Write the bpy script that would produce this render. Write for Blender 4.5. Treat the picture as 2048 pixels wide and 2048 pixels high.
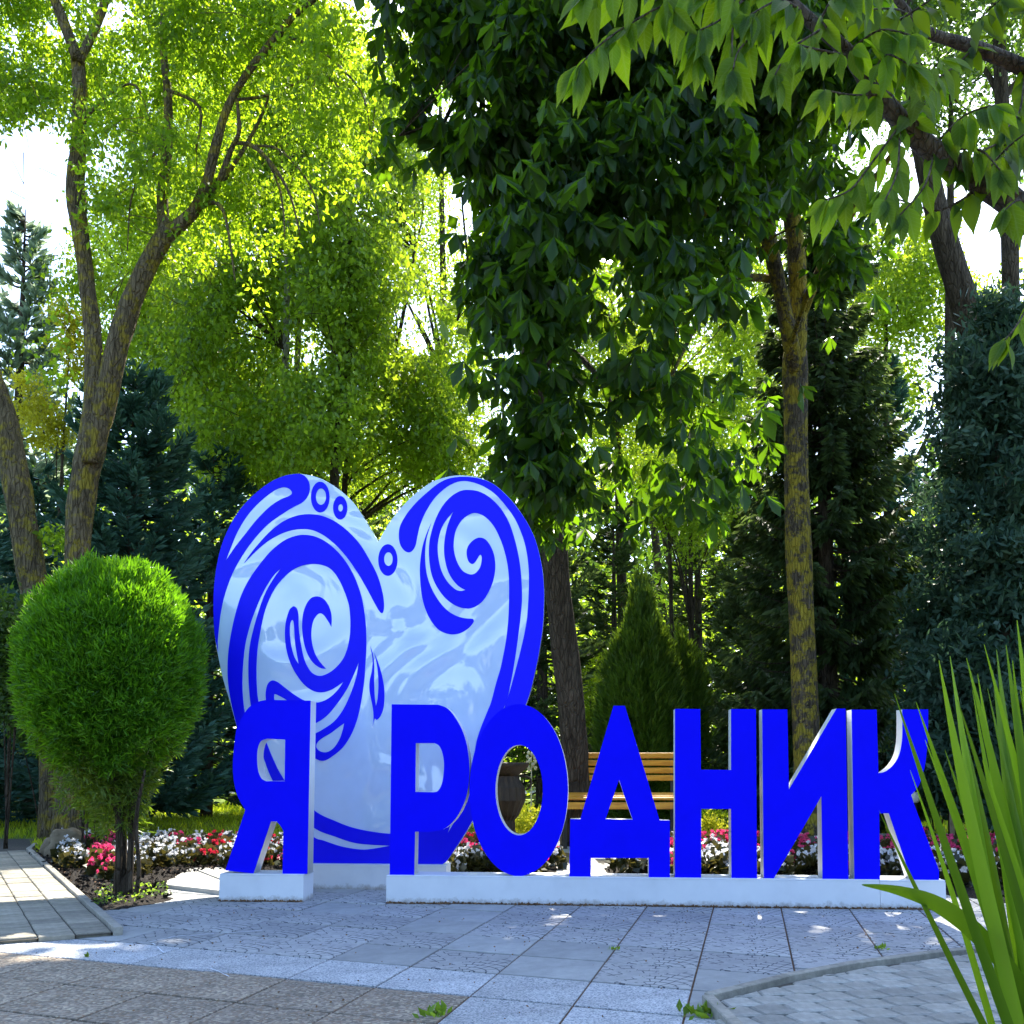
import bpy, bmesh, math, random
import numpy as np
from mathutils import Vector, Matrix, noise as mnoise
R = math.radians
rnd = random.Random(7)
rng = np.random.default_rng(11)
for o in list(bpy.data.objects): bpy.data.objects.remove(o, do_unlink=True)
SC = bpy.context.scene
COL = SC.collection

# ---------------------------------------------------------------- camera
FPX, CX, PY = 2000.0, 1024.0, 1402.0          # focal length and principal point of the 2048 px photograph
PITCH = math.atan(133.0/FPX)
CAMH = 1.0
cam = bpy.data.cameras.new('camera'); camo = bpy.data.objects.new('camera', cam); COL.objects.link(camo)
cam.sensor_width = 36; cam.lens = 36*FPX/2048; cam.shift_y = (PY-1024)/2048
cam.clip_start = 0.05; cam.clip_end = 600
camo.location = (0, 0, CAMH); camo.rotation_euler = (R(90)+PITCH, 0, 0)
SC.camera = camo
# ---------------------------------------------------------------- sky and sun
SUN_EL, SUN_AZ = R(52), R(14)                   # azimuth from +Y towards +X
w = bpy.data.worlds.new('World'); SC.world = w; w.use_nodes = True
nt = w.node_tree; nt.nodes.clear()
out = nt.nodes.new('ShaderNodeOutputWorld'); bg = nt.nodes.new('ShaderNodeBackground'); sky = nt.nodes.new('ShaderNodeTexSky')
sky.sky_type = 'NISHITA'; sky.sun_disc = False; sky.sun_elevation = SUN_EL; sky.sun_rotation = SUN_AZ
sky.air_density = 1.0; sky.dust_density = 1.2; sky.ozone_density = 2.0
bg.inputs['Strength'].default_value = 0.15
nt.links.new(sky.outputs[0], bg.inputs[0]); nt.links.new(bg.outputs[0], out.inputs[0])
sl = bpy.data.lights.new('sun', 'SUN'); sl.energy = 4.8; sl.angle = R(0.53); sl.color = (1, .93, .80)
so = bpy.data.objects.new('sun', sl); COL.objects.link(so); so.location = (6, 20, 30)
sdir = Vector((math.sin(SUN_AZ)*math.cos(SUN_EL), math.cos(SUN_AZ)*math.cos(SUN_EL), math.sin(SUN_EL)))
so.rotation_euler = sdir.to_track_quat('Z', 'Y').to_euler()
SC.view_settings.view_transform = 'Standard'; SC.view_settings.look = 'None'
SC.view_settings.exposure = 2.08; SC.view_settings.gamma = 1.0; SC.view_settings.use_curve_mapping = False
SC.render.engine = 'CYCLES'
SC.cycles.max_bounces = 7; SC.cycles.diffuse_bounces = 3; SC.cycles.transmission_bounces = 4; SC.cycles.glossy_bounces = 2
SC.cycles.use_denoising = True
SC.cycles.transparent_max_bounces = 4

# ---------------------------------------------------------------- picture <-> place
def ray(x, y):
    u = (PY-y); v = Vector((x-CX, math.cos(PITCH)*FPX - math.sin(PITCH)*u, math.sin(PITCH)*FPX + math.cos(PITCH)*u))
    return v
def at(x, y, Y):
    v = ray(x, y); return Vector((0, 0, CAMH)) + v*(Y/v.y)
def gnd(x, y, z=0.0):
    v = ray(x, y); return Vector((0, 0, CAMH)) + v*((z-CAMH)/v.z)
def yofdepth(Y, z=0.0):            # picture row of the ground at distance Y
    return None

# ---------------------------------------------------------------- objects
def tag(o, label=None, cat=None, group=None, kind=None):
    if label: o['label'] = label
    if cat: o['category'] = cat
    if group: o['group'] = group
    if kind: o['kind'] = kind
    return o
def link(name, me, m=None, parent=None, mw=None):
    o = bpy.data.objects.new(name, me); COL.objects.link(o)
    if m is not None and me is not None and len(me.materials) == 0:
        for q in (m if isinstance(m, (list, tuple)) else [m]): me.materials.append(q)
    if parent is not None: o.parent = parent
    if mw is not None: o.matrix_world = mw
    return o
def empty(name, loc, label, cat, group=None, rz=0):
    o = bpy.data.objects.new(name, None); COL.objects.link(o); o.location = loc; o.rotation_euler = (0, 0, rz)
    o.empty_display_size = .1
    return tag(o, label, cat, group)
def put(o, parent):                 # parent without moving (parents are never rotated unless local coords are meant)
    o.parent = parent; o.location = o.location - parent.location
    return o
def bm_mesh(name, bm, smooth=False):
    me = bpy.data.meshes.new(name); bm.to_mesh(me); bm.free()
    if smooth: me.polygons.foreach_set('use_smooth', [True]*len(me.polygons))
    return me
def box_bm(bm, c, s, rot=None, bev=0):
    r = bmesh.ops.create_cube(bm, size=1.0); vs = r['verts']
    bmesh.ops.scale(bm, vec=s, verts=vs)
    if bev:
        es = list({e for v in vs for e in v.link_edges})
        rr = bmesh.ops.bevel(bm, geom=es, offset=bev, segments=2, affect='EDGES', profile=.5)
        vs = list({v for f in rr['faces'] for v in f.verts} | {v for v in vs if v.is_valid})
    if rot is not None: bmesh.ops.rotate(bm, cent=(0, 0, 0), matrix=rot, verts=vs)
    bmesh.ops.translate(bm, vec=c, verts=vs)
def np_mesh(name, V, F, tint=None, smooth=False):
    me = bpy.data.meshes.new(name); V = np.asarray(V, np.float32); F = np.asarray(F, np.int32); k = F.shape[1]
    me.vertices.add(len(V)); me.vertices.foreach_set('co', V.ravel())
    me.loops.add(F.size); me.loops.foreach_set('vertex_index', F.ravel())
    me.polygons.add(len(F)); me.polygons.foreach_set('loop_start', np.arange(0, F.size, k, dtype=np.int32))
    me.polygons.foreach_set('loop_total', np.full(len(F), k, np.int32))
    if smooth: me.polygons.foreach_set('use_smooth', np.ones(len(F), bool))
    if tint is not None:
        a = me.attributes.new('tint', 'FLOAT', 'POINT'); a.data.foreach_set('value', np.asarray(tint, np.float32))
    me.update(calc_edges=True)
    return me
def unit(v): return v/np.maximum(np.linalg.norm(v, axis=-1, keepdims=True), 1e-9)
def scatter(name, TV, TF, P, D, S, tint=None, N=None, spin=None):
    """copies of a template (length along +Y, face along +Z) at P, pointing along D, scaled S"""
    n = len(P); D = unit(D)
    if N is None: N = rng.normal(size=(n, 3))
    X = unit(np.cross(D, N)); Z = np.cross(X, D)
    TV = np.asarray(TV, np.float32); S = np.asarray(S).reshape(n, 1, -1) if np.ndim(S) else S
    L = TV[None]*S
    V = P[:, None] + L[..., :1]*X[:, None] + L[..., 1:2]*D[:, None] + L[..., 2:]*Z[:, None]
    m = len(TV); F = (np.asarray(TF)[None] + (np.arange(n)*m)[:, None, None]).reshape(-1, len(TF[0]))
    if tint is None: tint = rng.random(n)
    return np_mesh(name, V.reshape(-1, 3), F, np.repeat(tint, m))
LEAF_V = [(0, 0, 0), (.30, .45, .06), (0, 1, 0), (-.30, .45, .06)]; LEAF_F = [(0, 1, 2, 3)]
NEED_V = [(0, 0, 0), (.14, .5, 0), (0, 1, 0), (-.14, .5, 0)]

# ---------------------------------------------------------------- materials
def mat(name):
    m = bpy.data.materials.new(name); m.use_nodes = True; t = m.node_tree; t.nodes.clear()
    o = t.nodes.new('ShaderNodeOutputMaterial'); return m, t, o
def nd(t, typ, **kw):
    n = t.nodes.new(typ)
    for k, v in kw.items():
        if k == 'inp':
            for a, b in v.items(): n.inputs[a].default_value = b
        else: setattr(n, k, v)
    return n
def ramp(t, fac, stops, interp='LINEAR'):
    r = t.nodes.new('ShaderNodeValToRGB'); e = r.color_ramp.elements; r.color_ramp.interpolation = interp
    while len(e) < len(stops): e.new(.5)
    for q, (p, c) in zip(e, stops):
        q.position = p; q.color = (c[0], c[1], c[2], 1)
    if fac is not None: t.links.new(fac, r.inputs[0])
    return r
def noise_mat(name, stops, scale=8, rough=.8, bump=.3, bscale=None, detail=6, stretch=(1, 1, 1), spec=.3, dist=0, coat=0, bdist=.02, coord='Object', stops2=None, s2=2.0, amt2=.5):
    m, t, o = mat(name); p = nd(t, 'ShaderNodeBsdfPrincipled')
    tc = nd(t, 'ShaderNodeTexCoord'); mp = nd(t, 'ShaderNodeMapping'); mp.inputs['Scale'].default_value = stretch
    t.links.new(tc.outputs[coord], mp.inputs[0])
    n = nd(t, 'ShaderNodeTexNoise', inp={'Scale': scale, 'Detail': detail, 'Roughness': .65, 'Distortion': dist}); t.links.new(mp.outputs[0], n.inputs[0])
    c = ramp(t, n.outputs[0], stops); col = c.outputs[0]
    if stops2:
        n3 = nd(t, 'ShaderNodeTexNoise', inp={'Scale': s2, 'Detail': 4}); t.links.new(tc.outputs[coord], n3.inputs[0])
        c2 = ramp(t, n3.outputs[0], stops2); mx = nd(t, 'ShaderNodeMix', data_type='RGBA', blend_type='MULTIPLY'); mx.inputs[0].default_value = amt2
        t.links.new(col, mx.inputs[6]); t.links.new(c2.outputs[0], mx.inputs[7]); col = mx.outputs[2]
    t.links.new(col, p.inputs['Base Color']); p.inputs['Roughness'].default_value = rough; p.inputs['Specular IOR Level'].default_value = spec
    p.inputs['Coat Weight'].default_value = coat; p.inputs['Coat Roughness'].default_value = .08
    if bump:
        n2 = nd(t, 'ShaderNodeTexNoise', inp={'Scale': bscale or scale*2, 'Detail': 8, 'Roughness': .7}); t.links.new(mp.outputs[0], n2.inputs[0])
        b = nd(t, 'ShaderNodeBump', inp={'Strength': bump, 'Distance': bdist}); t.links.new(n2.outputs[0], b.inputs['Height']); t.links.new(b.outputs[0], p.inputs['Normal'])
    t.links.new(p.outputs[0], o.inputs[0]); return m
def leaf_mat(name, dark, mid, light, trans, tw=.45, rough=.5, spec=.35, veins=False):
    """thin leaf: reflects a little, lets coloured light through"""
    m, t, o = mat(name)
    a = nd(t, 'ShaderNodeAttribute', attribute_name='tint')
    fac = a.outputs['Fac']
    if veins:
        oi = nd(t, 'ShaderNodeObjectInfo'); fac = oi.outputs['Random']
    c = ramp(t, fac, [(0, dark), (.5, mid), (1, light)])
    hs = nd(t, 'ShaderNodeMix', data_type='RGBA', blend_type='MULTIPLY'); hs.inputs[0].default_value = 1
    c2 = ramp(t, fac, [(0, tuple(.62*q for q in trans)), (.55, tuple(.9*q for q in trans)), (1, tuple(min(1, 1.25*q) for q in trans))])
    p = nd(t, 'ShaderNodeBsdfPrincipled', inp={'Roughness': rough, 'Specular IOR Level': spec}); t.links.new(c.outputs[0], p.inputs['Base Color'])
    tr = nd(t, 'ShaderNodeBsdfTranslucent'); t.links.new(c2.outputs[0], tr.inputs[0])
    if veins:
        tc = nd(t, 'ShaderNodeTexCoord'); sx = nd(t, 'ShaderNodeSeparateXYZ'); t.links.new(tc.outputs['Object'], sx.inputs[0])
        ab = nd(t, 'ShaderNodeMath', operation='ABSOLUTE'); t.links.new(sx.outputs[0], ab.inputs[0])
        k = nd(t, 'ShaderNodeMath', operation='MULTIPLY_ADD', inp={1: -1.1}); t.links.new(ab.outputs[0], k.inputs[0]); t.links.new(sx.outputs[1], k.inputs[2])
        s = nd(t, 'ShaderNodeMath', operation='MULTIPLY', inp={1: 62.0}); t.links.new(k.outputs[0], s.inputs[0])
        sn = nd(t, 'ShaderNodeMath', operation='SINE'); t.links.new(s.outputs[0], sn.inputs[0])
        vr = ramp(t, sn.outputs[0], [(.80, (0, 0, 0)), (.97, (1, 1, 1))])
        mr = ramp(t, ab.outputs[0], [(.012, (1, 1, 1)), (.022, (0, 0, 0))])
        mx = nd(t, 'ShaderNodeMath', operation='MAXIMUM'); t.links.new(vr.outputs[0], mx.inputs[0]); t.links.new(mr.outputs[0], mx.inputs[1])
        q = nd(t, 'ShaderNodeMath', operation='MULTIPLY', inp={1: .13}); t.links.new(mx.outputs[0], q.inputs[0])
        for cc, tgt, socket in ((c, p, 'Base Color'), (c2, tr, 'Color')):
            mm = nd(t, 'ShaderNodeMix', data_type='RGBA'); t.links.new(q.outputs[0], mm.inputs[0]); t.links.new(cc.outputs[0], mm.inputs[6])
            mm.inputs[7].default_value = (.45, .55, .16, 1); t.links.new(mm.outputs[2], tgt.inputs[socket])
        b = nd(t, 'ShaderNodeBump', inp={'Strength': .2, 'Distance': .003}); t.links.new(mx.outputs[0], b.inputs['Height']); t.links.new(b.outputs[0], p.inputs['Normal'])
    mx = nd(t, 'ShaderNodeMixShader'); mx.inputs[0].default_value = tw
    t.links.new(p.outputs[0], mx.inputs[1]); t.links.new(tr.outputs[0], mx.inputs[2]); t.links.new(mx.outputs[0], o.inputs[0])
    return m
def bark_mat(name, a, b, lichen=None, lam=.55, sc=14):
    m, t, o = mat(name); p = nd(t, 'ShaderNodeBsdfPrincipled', inp={'Roughness': .9, 'Specular IOR Level': .15})
    tc = nd(t, 'ShaderNodeTexCoord'); mp = nd(t, 'ShaderNodeMapping'); mp.inputs['Scale'].default_value = (1, 1, .22); t.links.new(tc.outputs['Object'], mp.inputs[0])
    n = nd(t, 'ShaderNodeTexNoise', inp={'Scale': sc, 'Detail': 7, 'Roughness': .7, 'Distortion': .6}); t.links.new(mp.outputs[0], n.inputs[0])
    c = ramp(t, n.outputs[0], [(.32, a), (.68, b)]); col = c.outputs[0]
    vo = nd(t, 'ShaderNodeTexVoronoi', feature='DISTANCE_TO_EDGE', inp={'Scale': sc*1.6}); t.links.new(mp.outputs[0], vo.inputs[0])
    if lichen:
        n2 = nd(t, 'ShaderNodeTexNoise', inp={'Scale': 5.5, 'Detail': 8, 'Roughness': .72}); t.links.new(tc.outputs['Object'], n2.inputs[0])
        r2 = ramp(t, n2.outputs[0], [(lam-.03, (0, 0, 0)), (lam+.05, (1, 1, 1))])
        mx = nd(t, 'ShaderNodeMix', data_type='RGBA'); t.links.new(r2.outputs[0], mx.inputs[0]); t.links.new(col, mx.inputs[6]); mx.inputs[7].default_value = (*lichen, 1); col = mx.outputs[2]
    t.links.new(col, p.inputs['Base Color'])
    ad = nd(t, 'ShaderNodeMath', operation='ADD'); 
    mn = nd(t, 'ShaderNodeMath', operation='MINIMUM', inp={1: .12}); t.links.new(vo.outputs[0], mn.inputs[0])
    ml = nd(t, 'ShaderNodeMath', operation='MULTIPLY', inp={1: 5}); t.links.new(mn.outputs[0], ml.inputs[0])
    t.links.new(ml.outputs[0], ad.inputs[0]); t.links.new(n.outputs[0], ad.inputs[1])
    b = nd(t, 'ShaderNodeBump', inp={'Strength': 1.0, 'Distance': .045}); t.links.new(ad.outputs[0], b.inputs['Height']); t.links.new(b.outputs[0], p.inputs['Normal'])
    t.links.new(p.outputs[0], o.inputs[0]); return m

M = {}
M['soil'] = noise_mat('soil', [(.35, (.005, .004, .003)), (.7, (.034, .022, .014))], 34, .95, 1.0, 50, bdist=.05)
M['ground'] = noise_mat('ground', [(.3, (.03, .04, .012)), (.7, (.07, .09, .02))], 3, .95, .5)
M['lawn'] = noise_mat('lawn', [(.3, (.06, .11, .010)), (.7, (.16, .22, .02))], 6, .9, .6, 60)
M['joint'] = noise_mat('joint_sand', [(.3, (.05, .03, .018)), (.7, (.17, .10, .055))], 30, .95, .5)
M['joint_dark'] = noise_mat('joint_dark', [(.3, (.05, .045, .04)), (.7, (.10, .09, .07))], 30, .95, .5)
M['kerb'] = noise_mat('kerb_concrete', [(.3, (.22, .21, .18)), (.7, (.38, .36, .31))], 22, .85, .4, 60, stops2=[(.3, (.6, .6, .6)), (.6, (1, 1, 1))])
M['block'] = noise_mat('block_concrete', [(.3, (.27, .27, .255)), (.7, (.40, .40, .375))], 24, .85, .45, 90, stops2=[(.3, (.66, .65, .6)), (.65, (1, 1, 1))], s2=3)
M['block_left'] = noise_mat('block_warm', [(.3, (.25, .235, .19)), (.7, (.38, .35, .285))], 24, .85, .45, 90, stops2=[(.3, (.62, .6, .55)), (.65, (1, 1, 1))], s2=3)
M['smooth'] = noise_mat('tile_smooth', [(.3, (.27, .285, .29)), (.7, (.36, .375, .378))], 14, .8, .3, 120, stops2=[(.3, (.7, .7, .7)), (.65, (1, 1, 1))], s2=2.5)
M['path_far'] = noise_mat('path_slab', [(.3, (.30, .29, .27)), (.7, (.42, .41, .38))], 9, .85, .3)
M['road'] = noise_mat('pale_road', [(.3, (.30, .29, .27)), (.7, (.40, .39, .37))], 3, .9, .2)
def speckle(name, cols, scale, rough=.85, bump=.5, big=None):
    m, t, o = mat(name); p = nd(t, 'ShaderNodeBsdfPrincipled', inp={'Roughness': rough, 'Specular IOR Level': .3})
    tc = nd(t, 'ShaderNodeTexCoord'); v = nd(t, 'ShaderNodeTexVoronoi', inp={'Scale': scale, 'Randomness': 1}); t.links.new(tc.outputs['Object'], v.inputs[0])
    sp = nd(t, 'ShaderNodeSeparateColor'); t.links.new(v.outputs['Color'], sp.inputs[0])
    c = ramp(t, sp.outputs[0], cols, 'CONSTANT'); n = nd(t, 'ShaderNodeTexNoise', inp={'Scale': 3.5, 'Detail': 6, 'Roughness': .7}); t.links.new(tc.outputs['Object'], n.inputs[0])
    r = ramp(t, n.outputs[0], [(.3, (.62, .62, .62)), (.65, (1, 1, 1))]); mx = nd(t, 'ShaderNodeMix', data_type='RGBA', blend_type='MULTIPLY'); mx.inputs[0].default_value = .8
    t.links.new(c.outputs[0], mx.inputs[6]); t.links.new(r.outputs[0], mx.inputs[7]); t.links.new(mx.outputs[2], p.inputs['Base Color'])
    b = nd(t, 'ShaderNodeBump', inp={'Strength': bump, 'Distance': .006}); b.invert = True; t.links.new(v.outputs['Distance'], b.inputs['Height']); t.links.new(b.outputs[0], p.inputs['Normal'])
    t.links.new(p.outputs[0], o.inputs[0]); return m
M['gravel'] = speckle('tile_aggregate', [(0, (.20, .17, .135)), (.25, (.30, .25, .195)), (.55, (.39, .33, .26)), (.78, (.29, .21, .145)), (.92, (.50, .43, .32))], 75, bump=.8)
M['white'] = speckle('tile_granite', [(0, (.30, .33, .36)), (.25, (.44, .46, .49)), (.6, (.54, .56, .59)), (.88, (.21, .24, .27))], 150, bump=.6)
def stamped(name):
    """concrete tile stamped with fans of small setts: ring joints and staggered cross joints"""
    m, t, o = mat(name); p = nd(t, 'ShaderNodeBsdfPrincipled', inp={'Roughness': .82, 'Specular IOR Level': .35})
    tc = nd(t, 'ShaderNodeTexCoord'); s = nd(t, 'ShaderNodeSeparateXYZ')
    nz = nd(t, 'ShaderNodeTexNoise', inp={'Scale': 9, 'Detail': 2}); t.links.new(tc.outputs['Object'], nz.inputs[0])
    va = nd(t, 'ShaderNodeVectorMath', operation='MULTIPLY_ADD'); t.links.new(nz.outputs['Color'], va.inputs[0]); va.inputs[1].default_value = (.022, .022, 0); t.links.new(tc.outputs['Object'], va.inputs[2])
    t.links.new(va.outputs[0], s.inputs[0])
    def mth(op, a, b=None, c=None):
        q = nd(t, 'ShaderNodeMath', operation=op)
        for i, z in enumerate((a, b, c)):
            if z is None: continue
            if isinstance(z, (int, float)): q.inputs[i].default_value = z
            else: t.links.new(z, q.inputs[i])
        return q.outputs[0]
    y = mth('ADD', s.outputs[1], .27); x = s.outputs[0]
    rr = mth('SQRT', mth('ADD', mth('MULTIPLY', x, x), mth('MULTIPLY', y, y)))
    an = mth('ARCTAN2', x, y)
    rs = mth('MULTIPLY', rr, 1/.062); ri = mth('FLOOR', rs); rf = mth('FRACT', rs)
    aa = mth('MULTIPLY', mth('MULTIPLY', an, mth('ADD', ri, 1.0)), .95); af = mth('FRACT', mth('ADD', aa, mth('MULTIPLY', ri, .37)))
    def edge(f, wd): return mth('LESS_THAN', mth('MINIMUM', f, mth('SUBTRACT', 1.0, f)), wd)
    e = mth('MAXIMUM', edge(rf, .075), edge(af, .06))
    br = nd(t, 'ShaderNodeTexNoise', inp={'Scale': 16, 'Detail': 3}); t.links.new(tc.outputs['Object'], br.inputs[0])
    bw = nd(t, 'ShaderNodeTexNoise', inp={'Scale': 3.0, 'Detail': 2}); t.links.new(tc.outputs['Object'], bw.inputs[0])
    e = mth('MULTIPLY', e, mth('GREATER_THAN', mth('ADD', br.outputs[0], mth('MULTIPLY', bw.outputs[0], .6)), .80))
    n = nd(t, 'ShaderNodeTexNoise', inp={'Scale': 26, 'Detail': 7, 'Roughness': .7}); t.links.new(tc.outputs['Object'], n.inputs[0])
    c = ramp(t, n.outputs[0], [(.3, (.29, .30, .305)), (.7, (.42, .43, .43))])
    n3 = nd(t, 'ShaderNodeTexNoise', inp={'Scale': 2.3, 'Detail': 5}); t.links.new(tc.outputs['Object'], n3.inputs[0])
    c3 = ramp(t, n3.outputs[0], [(.3, (.68, .68, .7)), (.65, (1, 1, 1))])
    m0 = nd(t, 'ShaderNodeMix', data_type='RGBA', blend_type='MULTIPLY'); m0.inputs[0].default_value = .8; t.links.new(c.outputs[0], m0.inputs[6]); t.links.new(c3.outputs[0], m0.inputs[7])
    mx = nd(t, 'ShaderNodeMix', data_type='RGBA'); t.links.new(e, mx.inputs[0]); t.links.new(m0.outputs[2], mx.inputs[6]); mx.inputs[7].default_value = (.075, .085, .105, 1)
    t.links.new(mx.outputs[2], p.inputs['Base Color'])
    h = mth('SUBTRACT', mth('MULTIPLY', n.outputs[0], .25), e)
    b = nd(t, 'ShaderNodeBump', inp={'Strength': .7, 'Distance': .006}); t.links.new(h, b.inputs['Height']); t.links.new(b.outputs[0], p.inputs['Normal'])
    t.links.new(p.outputs[0], o.inputs[0]); return m
M['stamp'] = stamped('tile_stamped')
def vary(m, lo=.80, hi=1.06):
    """each laid piece has its own tone"""
    t = m.node_tree; p = next(n for n in t.nodes if n.type == 'BSDF_PRINCIPLED'); src = p.inputs['Base Color'].links[0].from_socket
    oi = nd(t, 'ShaderNodeObjectInfo'); r = ramp(t, oi.outputs['Random'], [(0, (lo, lo, lo*1.0)), (.5, (.95, .94, .92)), (1, (hi, hi, hi))])
    mx = nd(t, 'ShaderNodeMix', data_type='RGBA', blend_type='MULTIPLY'); mx.inputs[0].default_value = 1; t.links.new(src, mx.inputs[6]); t.links.new(r.outputs[0], mx.inputs[7]); t.links.new(mx.outputs[2], p.inputs['Base Color'])
for k_ in ('stamp', 'smooth', 'white', 'gravel', 'path_far', 'kerb'): vary(M[k_])
for k_ in ('block', 'block_left'): vary(M[k_], .70, 1.1)
def paint(name, col, rough=.3, coat=.0, bump=0, bs=2, spec=.5, bd=.02):
    m, t, o = mat(name); p = nd(t, 'ShaderNodeBsdfPrincipled', inp={'Roughness': rough, 'Coat Weight': coat, 'Coat Roughness': .03, 'Specular IOR Level': spec})
    tc = nd(t, 'ShaderNodeTexCoord'); n = nd(t, 'ShaderNodeTexNoise', inp={'Scale': 5, 'Detail': 6}); t.links.new(tc.outputs['Object'], n.inputs[0])
    c = ramp(t, n.outputs[0], [(.3, tuple(.94*q for q in col)), (.6, col)]); t.links.new(c.outputs[0], p.inputs['Base Color'])
    if bump:
        n2 = nd(t, 'ShaderNodeTexNoise', inp={'Scale': bs, 'Detail': .6, 'Distortion': 3.0}); t.links.new(tc.outputs['Object'], n2.inputs[0])
        b = nd(t, 'ShaderNodeBump', inp={'Strength': bump, 'Distance': bd}); t.links.new(n2.outputs[0], b.inputs['Height']); t.links.new(b.outputs[0], p.inputs['Coat Normal'])
        if coat == 0: t.links.new(b.outputs[0], p.inputs['Normal'])
    if coat: p.inputs['Coat IOR'].default_value = 1.85
    t.links.new(p.outputs[0], o.inputs[0]); return m
M['blue'] = paint('blue_film', (.0, .0, .88), .6, spec=.1)
M['blue_heart'] = paint('blue_heart_film', (.0, .0, .88), .45, spec=.2)
M['panel'] = paint('white_glossy_sheet', (.48, .62, .92), .3, 1.0, 1.0, .75, bd=.07)
M['casing'] = paint('white_casing', (.72, .73, .74), .35, spec=.4)
M['plinth'] = noise_mat('plinth_paint', [(.3, (.64, .67, .73)), (.7, (.72, .75, .80))], 2.2, .4, .05, 20, stops2=[(.25, (.8, .8, .8)), (.5, (1, 1, 1))], s2=6, amt2=.4)
def splash(m):
    t = m.node_tree; p = next(n for n in t.nodes if n.type == 'BSDF_PRINCIPLED'); src = p.inputs['Base Color'].links[0].from_socket
    g = nd(t, 'ShaderNodeNewGeometry'); sx = nd(t, 'ShaderNodeSeparateXYZ'); t.links.new(g.outputs['Position'], sx.inputs[0])
    n = nd(t, 'ShaderNodeTexNoise', inp={'Scale': 18, 'Detail': 8, 'Roughness': .75}); t.links.new(g.outputs['Position'], n.inputs[0])
    a = nd(t, 'ShaderNodeMath', operation='MULTIPLY_ADD', inp={1: -7.0, 2: .42}); t.links.new(sx.outputs[2], a.inputs[0])
    b = nd(t, 'ShaderNodeMath', operation='ADD'); t.links.new(a.outputs[0], b.inputs[0]); t.links.new(n.outputs[0], b.inputs[1])
    r = ramp(t, b.outputs[0], [(.62, (0, 0, 0)), (.95, (.75, .75, .75))]); mx = nd(t, 'ShaderNodeMix', data_type='RGBA'); t.links.new(r.outputs[0], mx.inputs[0]); t.links.new(src, mx.inputs[6]); mx.inputs[7].default_value = (.22, .18, .14, 1)
    t.links.new(mx.outputs[2], p.inputs['Base Color'])
splash(M['plinth'])
M['bench_wood'] = noise_mat('bench_varnish', [(.3, (.36, .13, .008)), (.55, (.68, .31, .02)), (.8, (.75, .38, .04))], 5, .5, .3, 20, stretch=(.6, 6, 6), spec=.5)
M['dark_metal'] = noise_mat('dark_iron', [(.3, (.02, .02, .02)), (.7, (.05, .045, .04))], 12, .6, .3)
M['urn'] = noise_mat('urn_wood', [(.3, (.012, .008, .004)), (.7, (.055, .036, .018))], 9, .5, .5, 22, stretch=(3, 3, .3))
M['dry'] = noise_mat('dry_grass', [(.3, (.10, .05, .03)), (.7, (.28, .17, .09))], 30, .95, 0)
M['rock'] = noise_mat('rock', [(.3, (.10, .075, .045)), (.7, (.26, .21, .14))], 6, .95, .8)
M['post'] = noise_mat('post_wood', [(.3, (.25, .2, .12)), (.7, (.45, .37, .25))], 8, .9, .3)
M['white_globe'] = paint('globe_plastic', (.8, .78, .7), .3)
M['chalk'] = noise_mat('chalk', [(.3, (.55, .6, .66)), (.7, (.7, .74, .8))], 40, .95, .2)
M['wall'] = noise_mat('pale_wall', [(.3, (.45, .45, .44)), (.7, (.6, .6, .58))], 4, .9, .2)
# bark
M['bark_ash'] = bark_mat('bark_lichen', (.055, .042, .025), (.20, .155, .095), (.24, .19, .03), .53)
M['bark_dark'] = bark_mat('bark_dark', (.03, .022, .015), (.11, .085, .06))
M['bark_chest'] = bark_mat('bark_chestnut', (.035, .028, .020), (.15, .12, .085), (.30, .24, .03), .49, 18)
M['bark_birch'] = bark_mat('bark_birch', (.22, .21, .19), (.55, .53, .48), (.06, .05, .04), .58, 10)
M['bark_near'] = bark_mat('bark_near', (.06, .045, .035), (.24, .19, .15), sc=30)
# leaves: dark, mid, light, translucent
M['ash'] = leaf_mat('ash_leaves', (.03, .08, .006), (.07, .15, .010), (.14, .22, .015), (.50, .74, .02), .52)
M['birch'] = leaf_mat('birch_leaves', (.032, .075, .008), (.075, .145, .014), (.15, .24, .026), (.58, .82, .035), .48, .4, .4)
M['maple'] = leaf_mat('bright_leaves', (.06, .13, .01), (.11, .20, .012), (.19, .27, .02), (.52, .70, .03), .55)
M['golden'] = leaf_mat('golden_leaves', (.15, .17, .01), (.28, .27, .015), (.40, .34, .02), (.8, .75, .04), .5)
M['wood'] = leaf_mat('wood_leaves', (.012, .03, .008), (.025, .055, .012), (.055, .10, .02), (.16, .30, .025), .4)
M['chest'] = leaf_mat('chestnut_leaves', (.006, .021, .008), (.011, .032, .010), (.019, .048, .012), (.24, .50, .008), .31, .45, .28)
M['near'] = leaf_mat('near_leaves', (.024, .065, .006), (.036, .088, .007), (.055, .12, .009), (.40, .62, .008), .52, .55, .22, veins=True)
M['near_far'] = leaf_mat('near_leaves_plain', (.024, .065, .006), (.036, .088, .007), (.055, .12, .009), (.40, .62, .008), .52, .55, .22)
M['blade'] = leaf_mat('blade_leaves', (.05, .13, .008), (.085, .19, .009), (.13, .25, .012), (.34, .58, .015), .42, .35, .5)
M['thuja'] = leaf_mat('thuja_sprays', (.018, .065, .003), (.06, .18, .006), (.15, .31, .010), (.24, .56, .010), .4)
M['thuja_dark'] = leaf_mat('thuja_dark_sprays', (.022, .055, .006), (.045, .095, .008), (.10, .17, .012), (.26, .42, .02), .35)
M['spruce_blue'] = leaf_mat('blue_spruce', (.02, .065, .05), (.05, .125, .095), (.13, .24, .18), (.08, .18, .10), .2, spec=.15)
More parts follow.
